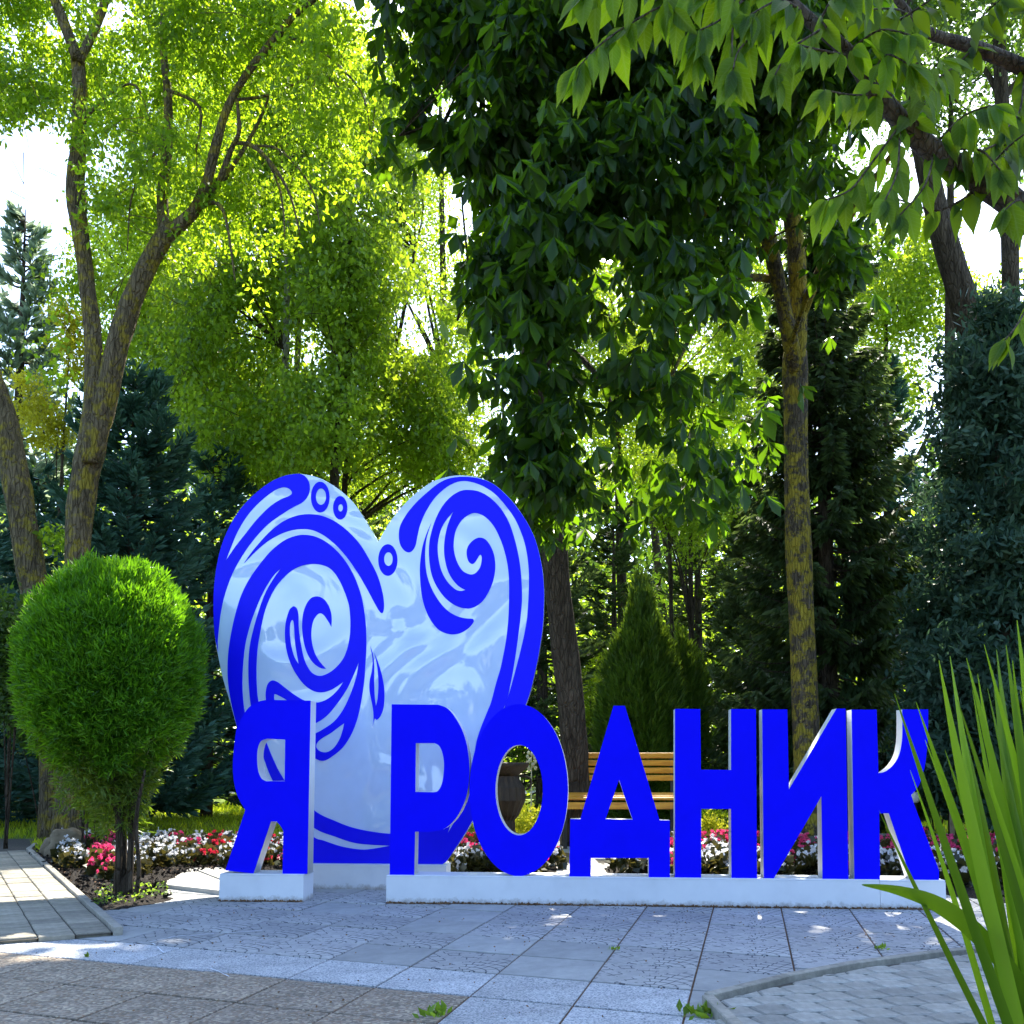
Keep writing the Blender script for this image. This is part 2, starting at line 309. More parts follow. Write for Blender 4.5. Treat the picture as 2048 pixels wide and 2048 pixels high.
M['spruce'] = leaf_mat('green_spruce', (.018, .035, .014), (.035, .06, .022), (.09, .13, .05), (.18, .27, .06), .3, spec=.15)
M['spruce_pale'] = leaf_mat('pale_spruce', (.05, .08, .03), (.10, .14, .055), (.20, .25, .10), (.2, .3, .1), .3)
M['juniper'] = leaf_mat('juniper', (.014, .034, .022), (.028, .065, .042), (.10, .17, .13), (.10, .20, .08), .25, spec=.15)
M['pine'] = leaf_mat('pine', (.08, .13, .09), (.14, .20, .14), (.30, .38, .26), (.45, .58, .36), .45)
M['shrub'] = leaf_mat('shrub_leaves', (.06, .13, .01), (.10, .20, .015), (.16, .27, .03), (.38, .58, .04), .45)
M['grass'] = leaf_mat('grass_blades', (.12, .20, .010), (.20, .30, .012), (.30, .38, .02), (.70, .82, .03), .5)
M['lime'] = leaf_mat('lime_plant', (.25, .30, .01), (.40, .42, .015), (.55, .52, .03), (.9, .9, .06), .5)
M['bronze'] = leaf_mat('begonia_leaves', (.012, .02, .008), (.03, .04, .012), (.06, .06, .02), (.12, .10, .02), .3, .35, .5)
M['petal_white'] = leaf_mat('white_petals', (.62, .64, .68), (.75, .76, .79), (.84, .84, .86), (.7, .7, .72), .4)
M['petal_pink'] = leaf_mat('pink_petals', (.55, .02, .10), (.68, .04, .16), (.78, .10, .26), (.8, .06, .2), .4)
M['petal_red'] = leaf_mat('red_petals', (.50, .01, .03), (.62, .02, .05), (.72, .06, .10), (.8, .03, .08), .4)
M['cream'] = leaf_mat('cream_bells', (.6, .6, .4), (.7, .7, .5), (.78, .78, .6), (.7, .7, .4), .4)
M['fruit'] = leaf_mat('chestnut_husks', (.16, .22, .02), (.2, .26, .03), (.25, .3, .04), (.3, .4, .05), .2)

#PART2
# ---------------------------------------------------------------- THE SIGN (traced outlines lifted onto their own planes in the place)
SA = R(5.0)                                        # the sign is turned a little: its left end is farther away
U = Vector((math.cos(SA), -math.sin(SA), 0)); DD = Vector((math.sin(SA), math.cos(SA), 0))
ORG = gnd(772, 1806); PLH = .205
FR = {'A': (420, 930, 1932/360), 'B': (740, 930, 1932/360), 'C': (420, 1190, 1932/360), 'D': (740, 1190, 1932/360),
      'E': (420, 1380, 1669/380), 'F': (760, 1380, 1669/380), 'G': (1120, 1380, 1669/380), 'H': (1500, 1380, 1756/400), 'P': (0, 0, 1)}
def parse(s):
    """'A 10,20 30,40* B ...': points in tracing frames, * marks a corner -> [(x, y, corner)] in picture px"""
    fr = 'P'; pts = []
    for tk in s.split():
        if tk in FR: fr = tk; continue
        c = tk.endswith('*'); x, y = map(float, tk.rstrip('*').split(',')); f = FR[fr]
        pts.append((f[0]+x/f[2], f[1]+y/f[2], c))
    return pts
def onplane(x, y, off):
    """picture point -> (u, z) on the sign plane lying `off` behind the front of the plinth"""
    v = ray(x, y); o = Vector((0, 0, CAMH)); p0 = ORG + DD*off
    t = (p0-o).dot(DD)/v.dot(DD); p = o+v*t
    return ((p-ORG).dot(U), p.z)
def smooth(pts, n=5):
    """closed Catmull-Rom through the points, sharp at the corners; pts (u, z, corner)"""
    N = len(pts); res = []
    for i in range(N):
        p0, p1, p2, p3 = pts[i-1], pts[i], pts[(i+1) % N], pts[(i+2) % N]
        a = (p1[0], p1[1]); b = (p2[0], p2[1]); res.append(a)
        if p1[2] and p2[2]: continue
        if p1[2]: q0 = (a[0]-(b[0]-a[0])*.5, a[1]-(b[1]-a[1])*.5)
        else: q0 = p0
        q3 = (b[0]+(b[0]-a[0])*.5, b[1]+(b[1]-a[1])*.5) if p2[2] else p3
        for k in range(1, n):
            t = k/n
            f = lambda j: .5*((2*a[j]) + (-q0[j]+b[j])*t + (2*q0[j]-5*a[j]+4*b[j]-q3[j])*t*t + (-q0[j]+3*a[j]-3*b[j]+q3[j])*t**3)
            res.append((f(0), f(1)))
    return res
def plate(name, loops, depth, off, m, parent=None, base=None):
    """solid plate from closed loops (first outer, then holes) in (u, z); front at `off`, `depth` thick"""
    cu = bpy.data.curves.new(name, 'CURVE'); cu.dimensions = '2D'; cu.fill_mode = 'BOTH'; cu.extrude = depth/2
    for lp in loops:
        s = cu.splines.new('POLY'); s.points.add(len(lp)-1)
        for q, (a, b) in zip(s.points, lp): q.co = (a, b, 0, 1)
        s.use_cyclic_u = True
    tmp = bpy.data.objects.new('tmp', cu); COL.objects.link(tmp)
    dg = bpy.context.evaluated_depsgraph_get(); me = bpy.data.meshes.new_from_object(tmp.evaluated_get(dg)); me.name = name
    bpy.data.objects.remove(tmp); bpy.data.curves.remove(cu); me.materials.clear()
    c = ORG + DD*(off+depth/2)
    mw = Matrix((( U.x, 0, -DD.x, c.x), (U.y, 0, -DD.y, c.y), (U.z, 1, -DD.z, 0), (0, 0, 0, 1)))
    me.transform(mw)
    if base is not None: me.transform(Matrix.Translation(-base))
    return link(name, me, m, parent)
def letter(loops, label, base_off=.025, depth=.15, snap=.018):
    L = []
    for s in loops: L.append([(*onplane(x, y, base_off), c) for x, y, c in parse(s)])
    L = [smooth(l, 7) for l in L]
    zs = [q[1] for q in L[0]]; zt, zb = max(zs), min(zs)
    fix = lambda z: zt-(zt-z)*(zt-PLH)/(zt-zb)
    # feet: everything within 2 cm of the bottom stands exactly on the plinth
    L = [[(u, (PLH if fix(z) < PLH+snap else fix(z))) for u, z in l] for l in L]
    us = [q[0] for q in L[0]]; b = ORG + U*((max(us)+min(us))/2) + DD*(base_off+depth/2); b.z = PLH
    t = empty('sign_letter', b, label, 'letter', 'blue letters of the park sign')
    plate('face_plate', L, .006, base_off, M['blue'], t, b)
    plate('side_casing', L, depth-.006, base_off+.0065, M['casing'], t, b)
    return t
letter(['E 883,93* 855,1592* 637,1588* 645,1220* 620,1178 585,1138* 535,1138* 382,1580* 135,1562* 310,1040* 245,925 208,780 201,620 222,400 240,320 290,220 350,145 425,102 500,86*',
        'E 660,430* 655,790* 490,790* 450,765 422,700 412,600 418,510 445,445 500,422*'], 'blue reversed R shaped letter Я on its own short white plinth')
letter(['F 102,125* 85,1612* 300,1615* 308,1237* 430,1238 560,1213 650,1140 720,1030 765,900 785,720 770,520 725,360 660,240 590,160 510,129*',
        'F 314,465* 310,890* 470,893* 512,878 548,800 562,660 550,560 520,490 480,465*'], 'blue letter Р with a rounded bowl, first letter on the long plinth')
oo = ' '.join('%.1f,%.1f' % (1218+433*math.cos(a), 885+760*math.sin(a)) for a in [2*math.pi*i/24 for i in range(24)])
oi = ' '.join('%.1f,%.1f' % (1222+208*math.cos(a), 885+400*math.sin(a)) for a in [2*math.pi*i/20 for i in range(20)])
letter(['F '+oo, 'F '+oi], 'blue oval letter О with a dark urn visible through its hole', snap=.002)
letter(['G 470,138* 570,138* 875,1160* 965,1162* 965,1668* 780,1668* 780,1497* 270,1497* 270,1660* 83,1655* 90,1150* 178,1150*',
        'G 518,800* 400,1152* 638,1155*'], 'blue letter Д with two short feet in front of the bench')
letter(['G 1010,165* 1232,167* 1238,710* 1503,712* 1503,167* H 52,168* 62,1678* G 1507,1680* 1503,1062* 1240,1062* 1240,1675* 1010,1672*'],
       'blue letter Н with a straight crossbar right of the bench')
letter(['H 107,170* 328,170* 342,888* 760,163* 840,163* 865,1680* 638,1678* 628,945* 210,1680* 122,1680*'], 'blue letter И with a rising diagonal in front of the lichen trunk')
letter(['H 893,172* 1112,172* 1128,737* 1190,722 1260,662 1310,575 1335,450 1340,300 1338,170* 1565,170* 1563,350 1550,560 1530,700 1490,830 1450,895 1415,930* 1440,1010* 1660,1600* 1660,1677* 1418,1675* 1220,1092* 1135,1095* 1143,1678* 918,1678*'],
       'last blue letter К of the sign, behind the long green blades')

def plinth(u0, u1, off0, off1, label, h=PLH, joint=None):
    c = ORG + U*((u0+u1)/2) + DD*((off0+off1)/2); c.z = 0
    bm = bmesh.new(); box_bm(bm, (0, 0, (h-.012)/2), (u1-u0-.008, off1-off0-.008, h-.012), None, .0)
    rot = Matrix.Rotation(-SA, 3, 'Z'); bmesh.ops.rotate(bm, cent=(0, 0, 0), matrix=rot, verts=bm.verts)
    t = empty('sign_plinth', c, label, 'plinth', 'white plinths under the sign')
    link('base_box', bm_mesh('base_box', bm), M['plinth'], t)
    bm = bmesh.new(); n = 1 if joint is None else 2; xs = [u0, u1] if joint is None else [u0, joint, u1]
    for i in range(n):
        a, b = xs[i]-(u0+u1)/2, xs[i+1]-(u0+u1)/2
        bm2 = bmesh.new(); box_bm(bm2, ((a+b)/2, 0, h-.006), (b-a-.003, off1-off0, .012), None, .003)
        bmesh.ops.rotate(bm2, cent=(0, 0, 0), matrix=rot, verts=bm2.verts)
        link('top_sheet', bm_mesh('top_sheet', bm2, False), M['plinth'], t)
        # front skin panel, proud of the box
        bm2 = bmesh.new(); box_bm(bm2, ((a+b)/2, -(off1-off0)/2, (h-.014)/2), (b-a-.003, .008, h-.014))
        bmesh.ops.rotate(bm2, cent=(0, 0, 0), matrix=rot, verts=bm2.verts)
        link('front_panel', bm_mesh('front_panel', bm2), M['plinth'], t)
    bm.free()
    return t
u_l = onplane(438, 1790, 0)[0]; u_r = onplane(607, 1800, 0)[0]
plinth(u_l, u_r, 0, .27, 'short white plinth carrying the reversed letter Я')
plinth(onplane(772, 1806, 0)[0], onplane(1892, 1790, 0)[0], 0, .27, 'long white plinth carrying the last five letters', joint=onplane(1760, 1790, 0)[0])
HOF = .86                                           # the heart stands behind the letters
plinth(onplane(606, 1730, HOF-.06)[0], onplane(893, 1730, HOF-.06)[0], HOF-.06, HOF+.2, 'white plinth standing behind, under the big heart', h=PLH-.004)

# heart
def hloop(s, n=6): return smooth([(*onplane(x, y, HOF), c) for x, y, c in parse(s)], n)
HEART = ('A 1803,830* 1700,650 1560,430 1420,290 1250,175 1110,120 990,98 900,97 780,122 640,188 480,310 330,468 210,660 120,880 70,1100 45,1300 38,1500 42,1700 60,1900 '
         'C 85,640 140,900 210,1130 290,1420 P 492,1500 520,1560 568,1643 622,1727* 885,1735* 944,1643 1000,1520 1052,1408 D 1780,780 1830,520 1858,300 1867,100 '
         'B 1868,1350 1850,1120 1790,850 1700,640 1560,430 1420,280 1300,190 1150,132 1000,112 880,118 750,150 620,210 420,370 230,590')
ho = hloop(HEART); hz = min(z for _, z in ho); ho = [(u, (PLH-.004 if z < hz+.02 else z)) for u, z in ho]
hb = ORG + U*((min(q[0] for q in ho)+max(q[0] for q in ho))/2) + DD*(HOF+.05); hb.z = PLH-.004
HT = empty('heart_sculpture', hb, 'big white heart panel painted with blue wave swirls', 'heart sign')
plate('panel', [ho], .10, HOF, M['panel'], HT, hb)
lift = [0]
def swirl(name, *loops):
    lift[0] += 1
    L = [hloop(s) for s in loops]
    L[0] = [(u, max(z, PLH+.001)) for u, z in L[0]]
    d = .0022 + .0007*(lift[0] % 4)
    plate(name, L, d, HOF-d-.0004, M['blue_heart'], HT, hb)
swirl('blue_wave',
  'C 88,610* 55,450 40,250 A 38,1450 45,1300 70,1100 120,880 210,660 330,470 480,312 640,190 780,124 900,99 980,99 1040,140 1070,210 1065,300 1030,365 980,410 900,450 770,530 620,640 480,790 350,970 240,1170 160,1390 115,1600 92,1800 C 84,500',
  'A 170,1028* 220,900 290,730 390,560 500,430 620,325 710,265 790,240 850,256 880,300 850,332 760,370 640,450 500,590 380,740 270,880')
swirl('blue_wave', 'A 368,1052* 430,960 520,850 640,720 780,610 920,548 1060,528 1200,545 1340,605 1480,710 1610,850 1720,1030 1800,1190 1850,1360 1868,1480 1864,1560 1845,1590 1815,1565 1760,1470 1680,1320 1580,1150 1460,980 1340,850 1220,755 1100,700 980,688 860,705 740,750 620,820 500,920')
swirl('blue_spiral',
  'P 885,1735* 750,1733* 622,1727* 568,1643 520,1560 492,1500 475,1457* C 255,1270 222,1120 198,960 190,800 198,620 225,430 275,200 A 340,1390 430,1215 540,1060 660,920 800,810 920,762 1020,750 1140,772 1260,835 1380,940 1480,1070 1560,1220 1620,1390 1655,1560 1675,1750 1678,1950 '
  'C 1668,750 1658,900 1630,1100 1590,1300 1530,1470 1440,1620 1330,1720 1230,1778 1150,1765 1095,1710 1085,1600 1120,1500 1200,1450 1330,1360 1430,1230 1510,1060 1570,880 1598,720* 1540,860 1470,1010 1370,1160 1250,1300 1115,1385 1000,1410 850,1380 700,1280 620,1180 598,1080 615,970 660,920 720,930 800,990 900,1065 1010,1130 1110,1155 1200,1145 1300,1090 1380,1010 1432,932* '
  '1350,990 1270,1030 1180,1045 1090,1020 1000,950 920,840 860,720 820,580 805,430 815,290 850,170 880,132 905,122 935,150 950,220 953,350 975,520 1010,680 1060,790 1110,845 1180,868 1260,845 1340,790 1420,700 1470,590 1500,450 1508,300 1498,150 A 1480,1460 1440,1350 1390,1240 1320,1140 1240,1085 1130,1063 1010,1075 900,1120 800,1200 700,1320 620,1480 570,1640 530,1850 '
  'C 510,600 500,800 505,1000 520,1140 560,1380 605,1578 E 650,785 900,1045 1100,1150 1300,1220 1580,1262 P 820,1664 860,1652 888,1640*',
  'A 765,1108* 680,1190 590,1330 510,1500 440,1690 385,1900 C 360,700 350,880 352,1050 375,1265 430,1480 P 513,1520 535,1570 575,1625 E 900,1282 1000,1322 1150,1372 1300,1398 1400,1398 1580,1368* 1300,1348 1100,1288 900,1200 P 575,1600 545,1560 524.7,1507 C 480,1400 440,1190 420,1000 413,800 420,620 A 440,1880 490,1680 550,1490 610,1345 700,1195',
  'C 952,742* 905,660 870,530 857,400 862,310 882,268 900,300 907,400 915,520 935,640',
  'C 690,1075 705,1065 750,1085 820,1125 870,1165* 760,1200 700,1150',
  'C 1441,1377* 1425,1450 1390,1550 1330,1640 1260,1685 1190,1680 1145,1640 1150,1590 1200,1540 1300,1480 1380,1420')
swirl('blue_hook', 'C 1303,342* 1260,270 1220,215 1180,197 1140,225 1105,290 1088,400 1095,510 1125,620 1175,710 1247,793* 1190,785 1120,740 1060,660 1015,540 992,400 990,280 1005,180 1040,90 1090,30 1150,15 1210,35 1260,90 1295,170 1307,250')
swirl('blue_drop', 'C 1720,545* 1745,680 1740,800 1715,920 1712,1020 1730,1120 1750,1230 1755,1340 1742,1417* 1768,1330 1790,1340 1830,1300 1865,1200 1873,1050 1855,900 1810,740 1763,618* 1797,780 1808,950 1800,1100 1782,1192* 1768,1080 1762,900 1762,750 1750,640')
def ring(fr, cx, cy, rx, ry, hx, hy, hrx, hry):
    s = lambda a, b, p, q: fr+' '+' '.join('%.1f,%.1f' % (a+p*math.cos(2*math.pi*i/12), b+q*math.sin(2*math.pi*i/12)) for i in range(12))
    swirl('blue_ring', s(cx, cy, rx, ry), s(hx, hy, hrx, hry))
ring('A', 1184, 345, 100, 165, 1192, 340, 55, 88); ring('A', 1398, 460, 76, 126, 1402, 460, 25, 39); ring('B', 192, 1020, 103, 170, 198, 1010, 46, 73)
swirl('blue_wave', 'B 330,640 310,740 320,840 360,910 410,938 455,920 490,860 510,760 540,640 600,500 690,360 800,255 900,195 1000,172 1100,185 1220,230 1340,310 1450,430 1550,570 1620,720 1670,880 1700,1080 1705,1300 D 1690,200 1660,400 1610,620 1550,850 1500,1030 1455,1170 '
      'P 1000,1440 950,1560 905,1650 872,1700 850,1733* 885,1735* 944,1643 1000,1520 1052,1408 D 1780,780 1829,520 1857,300 1866,100 B 1867,1350 1849,1120 1789,850 1699,641 1559,432 1419,282 1300,192 1150,140 1000,127 860,142 740,195 620,290 500,400 400,520')
swirl('blue_spiral', 'P 885,1700* 870,1672* 890,1657 905,1640 930,1600 942,1570 950,1500 958,1466 974,1425 D 1300,1150 1350,960 1400,790 1440,600 1465,450 1485,250 1492,50 B 1492,1250 1480,1100 1450,950 1400,800 1330,660 1240,560 1140,516 1060,535 980,600 920,710 898,850 910,960 945,1060 1000,1140 1080,1175 1140,1155 1185,1090 1200,1010 1195,975 1183,965 1165,985 1130,1040 1095,1063 1055,1030 1037,950 1050,880 1100,815 1170,780 1240,800 1300,880 1335,980 1345,1100 1325,1230 1280,1350 1210,1460 1120,1525 1030,1540 920,1510 810,1430 720,1310 660,1170 635,1000 635,860 660,720 710,570 780,440 870,340 970,280 1060,268 1170,285 1280,345 1390,450 1480,590 1540,750 1590,950 1620,1150 1632,1400 D 1620,200 1590,450 1555,700 1510,950 1455,1170 P 990,1450 940,1570 905,1640',
      'B 893,503* 820,590 760,700 728,850 735,1000 770,1140 830,1250 910,1330 970,1352 1024,1342* 950,1300 880,1220 830,1120 800,980 797,850 820,700 855,590')
swirl('blue_wave', 'B 656,628* 600,760 560,900 537,1080 540,1250 560,1420 600,1560 660,1680 740,1770 820,1808 900,1818 980,1800 1060,1750 1110,1690 1112,1660 1090,1650 1020,1645 930,1620 830,1560 740,1460 660,1320 610,1170 592,1000 600,830 625,720')

# ---------------------------------------------------------------- GROUND, PAVING
def sheet(name, pts, z, m, kind='structure', top=None, label=None):
    bm = bmesh.new(); vs = [bm.verts.new((p[0], p[1], z)) for p in pts]; bm.faces.new(vs)
    me = bm_mesh(name, bm); me.update(); o = link(name, me, m); o['kind'] = kind; return o
sheet('ground', [(-150, -120), (150, -120), (150, 160), (-150, 160)], -.03, M['ground'])
plaza = sheet('plaza', [(-9, -3), (9, -3), (9, 9.2), (-9, 9.2)], -.007, M['joint'])
# tiles: lattice with its long joints running away from the camera
TD = Vector((math.sin(R(13.4)), math.cos(R(13.4)))); CD = Vector((math.cos(R(22)), -math.sin(R(22))))
q = gnd(1424, 1826); A0 = Vector((q.x, q.y)); WS = .470; LS = .49
def poly_piece(name, pts, z0, z1, m, parent, inset=.004, bev=.006, jig=0):
    cx = sum(p[0] for p in pts)/len(pts); cy = sum(p[1] for p in pts)/len(pts)
    bm = bmesh.new(); vs = [bm.verts.new((p[0]-cx, p[1]-cy, 0)) for p in pts]; f = bm.faces.new(vs)
    if f.normal.z < 0 or f.calc_area() == 0: f.normal_flip()
    bmesh.ops.recalc_face_normals(bm, faces=bm.faces)
    if bm.faces[:][0].normal.z < 0: bm.faces[:][0].normal_flip()
    h = z1-z0
    top = bm.faces[:][0]
    r = bmesh.ops.inset_region(bm, faces=[top], thickness=inset)
    r = bmesh.ops.extrude_face_region(bm, geom=[top]); nv = [v for v in r['geom'] if isinstance(v, bmesh.types.BMVert)]
    for v in nv: v.co.z = h-bev*.6
    nf = [f for f in r['geom'] if isinstance(f, bmesh.types.BMFace)]
    if top.is_valid: bmesh.ops.delete(bm, geom=[top], context='FACES_ONLY')
    r = bmesh.ops.inset_region(bm, faces=nf, thickness=bev)
    for v in nf[0].verts: v.co.z = h
    me = bm_mesh(name, bm); o = link(name, me, m, parent); o.location = (cx, cy, z0)
    if jig: o.rotation_euler = (rnd.uniform(-jig, jig), rnd.uniform(-jig, jig), 0)
    return o
def lat(c, t): return A0 + CD*(c*WS/math.cos(R(8.6))) + TD*(t)
# rows of plain granite and aggregate tiles cross the plaza in front; the rest is stamped
stamp_me = None; nt_ = 0
for c in range(-13, 7):
    off = 0 if c < 0 else (0, .2, .05, .3, .12, .25, .1)[c]
    for r_ in range(-11, 10):
        t0 = r_*LS+off; t1 = t0+LS
        mid = (lat(c, t0)+lat(c+1, t1))/2
        if mid.y < 2.6 or mid.y > 8.9 or abs(mid.x) > .58*mid.y+1: continue
        if r_ == -6 and c < -2 or (r_ <= -6 and c in (-2, -1)) or (r_ <= -7 and c == 0): col = 'white'
        elif c < -2 and r_ < -6: col = 'gravel'
        elif (c == 0 and r_ == -6) or rnd.random() < (.28 if c < 0 else .08): col = 'smooth'
        else: col = 'stamp'
        p = [lat(c, t0+.006), lat(c+1, t0+.006), lat(c+1, t1-.006), lat(c, t1-.006)]
        m_ = sum(p, Vector((0, 0)))/4; p = [m_+(Vector(v)-m_)*(1-.02) for v in p]
        o = poly_piece('paving_tile', p, -.03, 0 + rnd.uniform(-.002, .002), M[col], plaza, .004, .004, .0025)
        nt_ += 1
# chalk lines scrawled on the tiles
def ribbon(name, pts, wd, z, m, label, cat):
    bm = bmesh.new(); prev = None
    for i, p in enumerate(pts):
        a = pts[max(0, i-1)]; b = pts[min(len(pts)-1, i+1)]; d = (Vector(b)-Vector(a)).to_2d().normalized(); n = Vector((-d.y, d.x))*wd/2*rnd.uniform(.4, 1.2)
        v = (bm.verts.new((p[0]+n.x, p[1]+n.y, z)), bm.verts.new((p[0]-n.x, p[1]-n.y, z)))
        if prev and rnd.random() < .85: bm.faces.new((prev[0], prev[1], v[1], v[0]))
        prev = v
    o = link(name, bm_mesh(name, bm), m); tag(o, label, cat); return o
def gpts(L, n=7, z=0):
    out = []
    for (a, b) in zip(L[:-1], L[1:]):
        for k in range(n):
            t = k/n; g = gnd(a[0]+(b[0]-a[0])*t + rnd.uniform(-1.2, 1.2), a[1]+(b[1]-a[1])*t+rnd.uniform(-.6, .6), z); out.append((g.x, g.y))
    return out
ribbon('chalk_line', gpts([(300, 1885), (350, 1874), (440, 1868), (540, 1861)]), .008, .0045, M['chalk'], 'long thin chalk line curving over the tiles in front of the left plinth', 'chalk mark')
ribbon('chalk_line', gpts([(300, 1884), (334, 1912)]), .008, .005, M['chalk'], 'short chalk stroke forking from the long chalk line', 'chalk mark')
ribbon('chalk_line', gpts([(375, 1938), (420, 1938), (465, 1958)]), .008, .0055, M['chalk'], 'chalk stroke on the brown aggregate tiles', 'chalk mark')

# left path with its blocks and kerb
KA, KB = gnd(52, 1705), gnd(226, 1872); kd = Vector((KB.x-KA.x, KB.y-KA.y)).normalized(); kn = Vector((-kd.y, kd.x))
if kn.x > 0: kn = -kn
lp0 = Vector((KB.x, KB.y)); zl = .03
far = gnd(60, 1672); far2 = gnd(230, 1676)
left_path = sheet('left_path', [tuple(lp0), tuple(lp0+kn*3.2-kd*.0), tuple(lp0+kn*3.2-kd*9), (KA.x, KA.y+.3)], zl-.012, M['joint_dark'])
for ci in range(9):
    w0 = ci*.2+.01; o_ = (ci % 2)*.11
    for ri in range(-1, 32):
        a = ri*.21-o_+.02; b = a+.21
        if a < 0: a = .0
        if b-a < .06: continue
        ext = 0
        b -= .022
        p = [lp0+kn*w0-kd*a, lp0+kn*(w0+.191)-kd*a, lp0+kn*(w0+.191)-kd*b, lp0+kn*w0-kd*b]
        c0 = sum(p, Vector((0, 0)))/4
        if c0.x < -.56*c0.y-.2: continue
        poly_piece('paving_block', p, zl-.03, zl+rnd.uniform(-.003, .003), M['block_left'], left_path, .005, .008, .006)
kerb = link('kerb', None) if False else None
def kerb_run(name, pts, wd, z0, z1, m, side, seg=.5, stone='kerb_stone'):
    """kerb stones along a polyline; side: +1/-1 picks which side of the line the stone lies on"""
    root = bpy.data.objects.new(name, None); COL.objects.link(root); root['kind'] = 'structure'
    for a, b in zip(pts[:-1], pts[1:]):
        a = Vector(a); b = Vector(b); L = (b-a).length; n = max(1, round(L/seg)); d = (b-a)/L; nn = Vector((-d.y, d.x))*side
        for i in range(n):
            s = a+d*(L*i/n); e = a+d*(L*(i+1)/n)
            poly_piece(stone, [s, e, e+nn*wd, s+nn*wd], z0, z1+rnd.uniform(-.002, .002), m, root, .002, .007)
    return root
kerb_run('left_kerb', [(KB.x, KB.y), (KA.x, KA.y), (KA.x-.6, KA.y+1.6)], .055, -.03, .052, M['kerb'], -1 if kn.x < 0 else 1)

# right path: bowed blocks inside a kerb
RK = [gnd(1428, 2012), gnd(1490, 1996), gnd(1580, 1973), gnd(1720, 1945), gnd(1860, 1925), gnd(1985, 1912), gnd(2110, 1900)]
RK = [(p.x, p.y) for p in RK]; zr = .03
low = [(3.4, RK[-1][1]), (3.4, 2.0), (.85, 2.0), (RK[0][0], RK[0][1]-.9)]
right_path = sheet('right_path', RK+low, zr-.014, M['joint_dark'])
def inside(p, poly):
    r = False; j = len(poly)-1
    for i in range(len(poly)):
        if (poly[i][1] > p[1]) != (poly[j][1] > p[1]) and p[0] < (poly[j][0]-poly[i][0])*(p[1]-poly[i][1])/(poly[j][1]-poly[i][1])+poly[i][0]: r = not r
        j = i
    return r
rp = RK+low; bx = Vector((math.cos(R(14)), math.sin(R(14)))); by = Vector((-bx.y, bx.x)); bw, bh = .150, .150; o0 = Vector((.4, 3.0))
nb = 0
for i in range(-4, 26):
    for j in range(-8, 22):
        c = o0 + bx*(i*bw + (j % 2)*bw/2) + by*(j*bh)
        if abs(c.x) > .53*c.y+.1 or c.y < 3.4: continue
        pts = []
        for k in range(6): t = k/5; pts.append(c+bx*((t-.5)*bw)+by*(-bh*.5+.026*math.sin(math.pi*t)))
        for k in range(6): t = 1-k/5; pts.append(c+bx*((t-.5)*bw)+by*(bh*.5+.026*math.sin(math.pi*t)))
        pts = [c+(q_-c)*.955 for q_ in pts]; npt = []
        for q_ in pts:
            best = None
            for a, b_ in zip(RK[:-1], RK[1:]):
                a = Vector(a); e = Vector(b_)-a; t = max(0, min(1, (q_-a).dot(e)/e.length_squared)); n_ = Vector((e.y, -e.x)).normalized(); w_ = q_-(a+e*t); sd = w_.dot(n_)
                if best is None or w_.length < best[0]: best = (w_.length, a+e*t+n_*.03, sd)
            npt.append(best[1] if best[2] < .03 else q_)
        ok_ = sum(1 for q_, r_ in zip(pts, npt) if (q_-r_).length < 1e-6)
        if ok_ < 5 or c.x < RK[0][0]+.02 or not inside(sum(npt, Vector((0, 0)))/12, rp): continue
        pts = npt
        poly_piece('paving_block', pts, zr-.03, zr+rnd.uniform(-.002, .002), M['block'], right_path, .003, .011, .006); nb += 1
kerb_run('right_kerb', RK, .05, -.03, .050, M['kerb'], 1, .55)
kerb_run('right_kerb_return', [(RK[0][0], RK[0][1]), (RK[0][0]+.03, RK[0][1]-.8)], .05, -.03, .049, M['kerb'], -1, .5)
# path behind the sign, beds, lawn
sheet('lawn', [(-60, 9.9), (60, 9.9), (60, 60), (-60, 60)], -.02, M['lawn'])
def Yat(y, z=0): return gnd(1024, y, z).y
bp = [gnd(-200, 1701), gnd(560, 1701), gnd(1060, 1745), gnd(1190, 1748), gnd(1235, 1712), gnd(2300, 1704), gnd(2300, 1684), gnd(-200, 1676)]
path_back = sheet('path_behind_sign', [(p.x, p.y) for p in bp], -.006, M['joint_dark'])
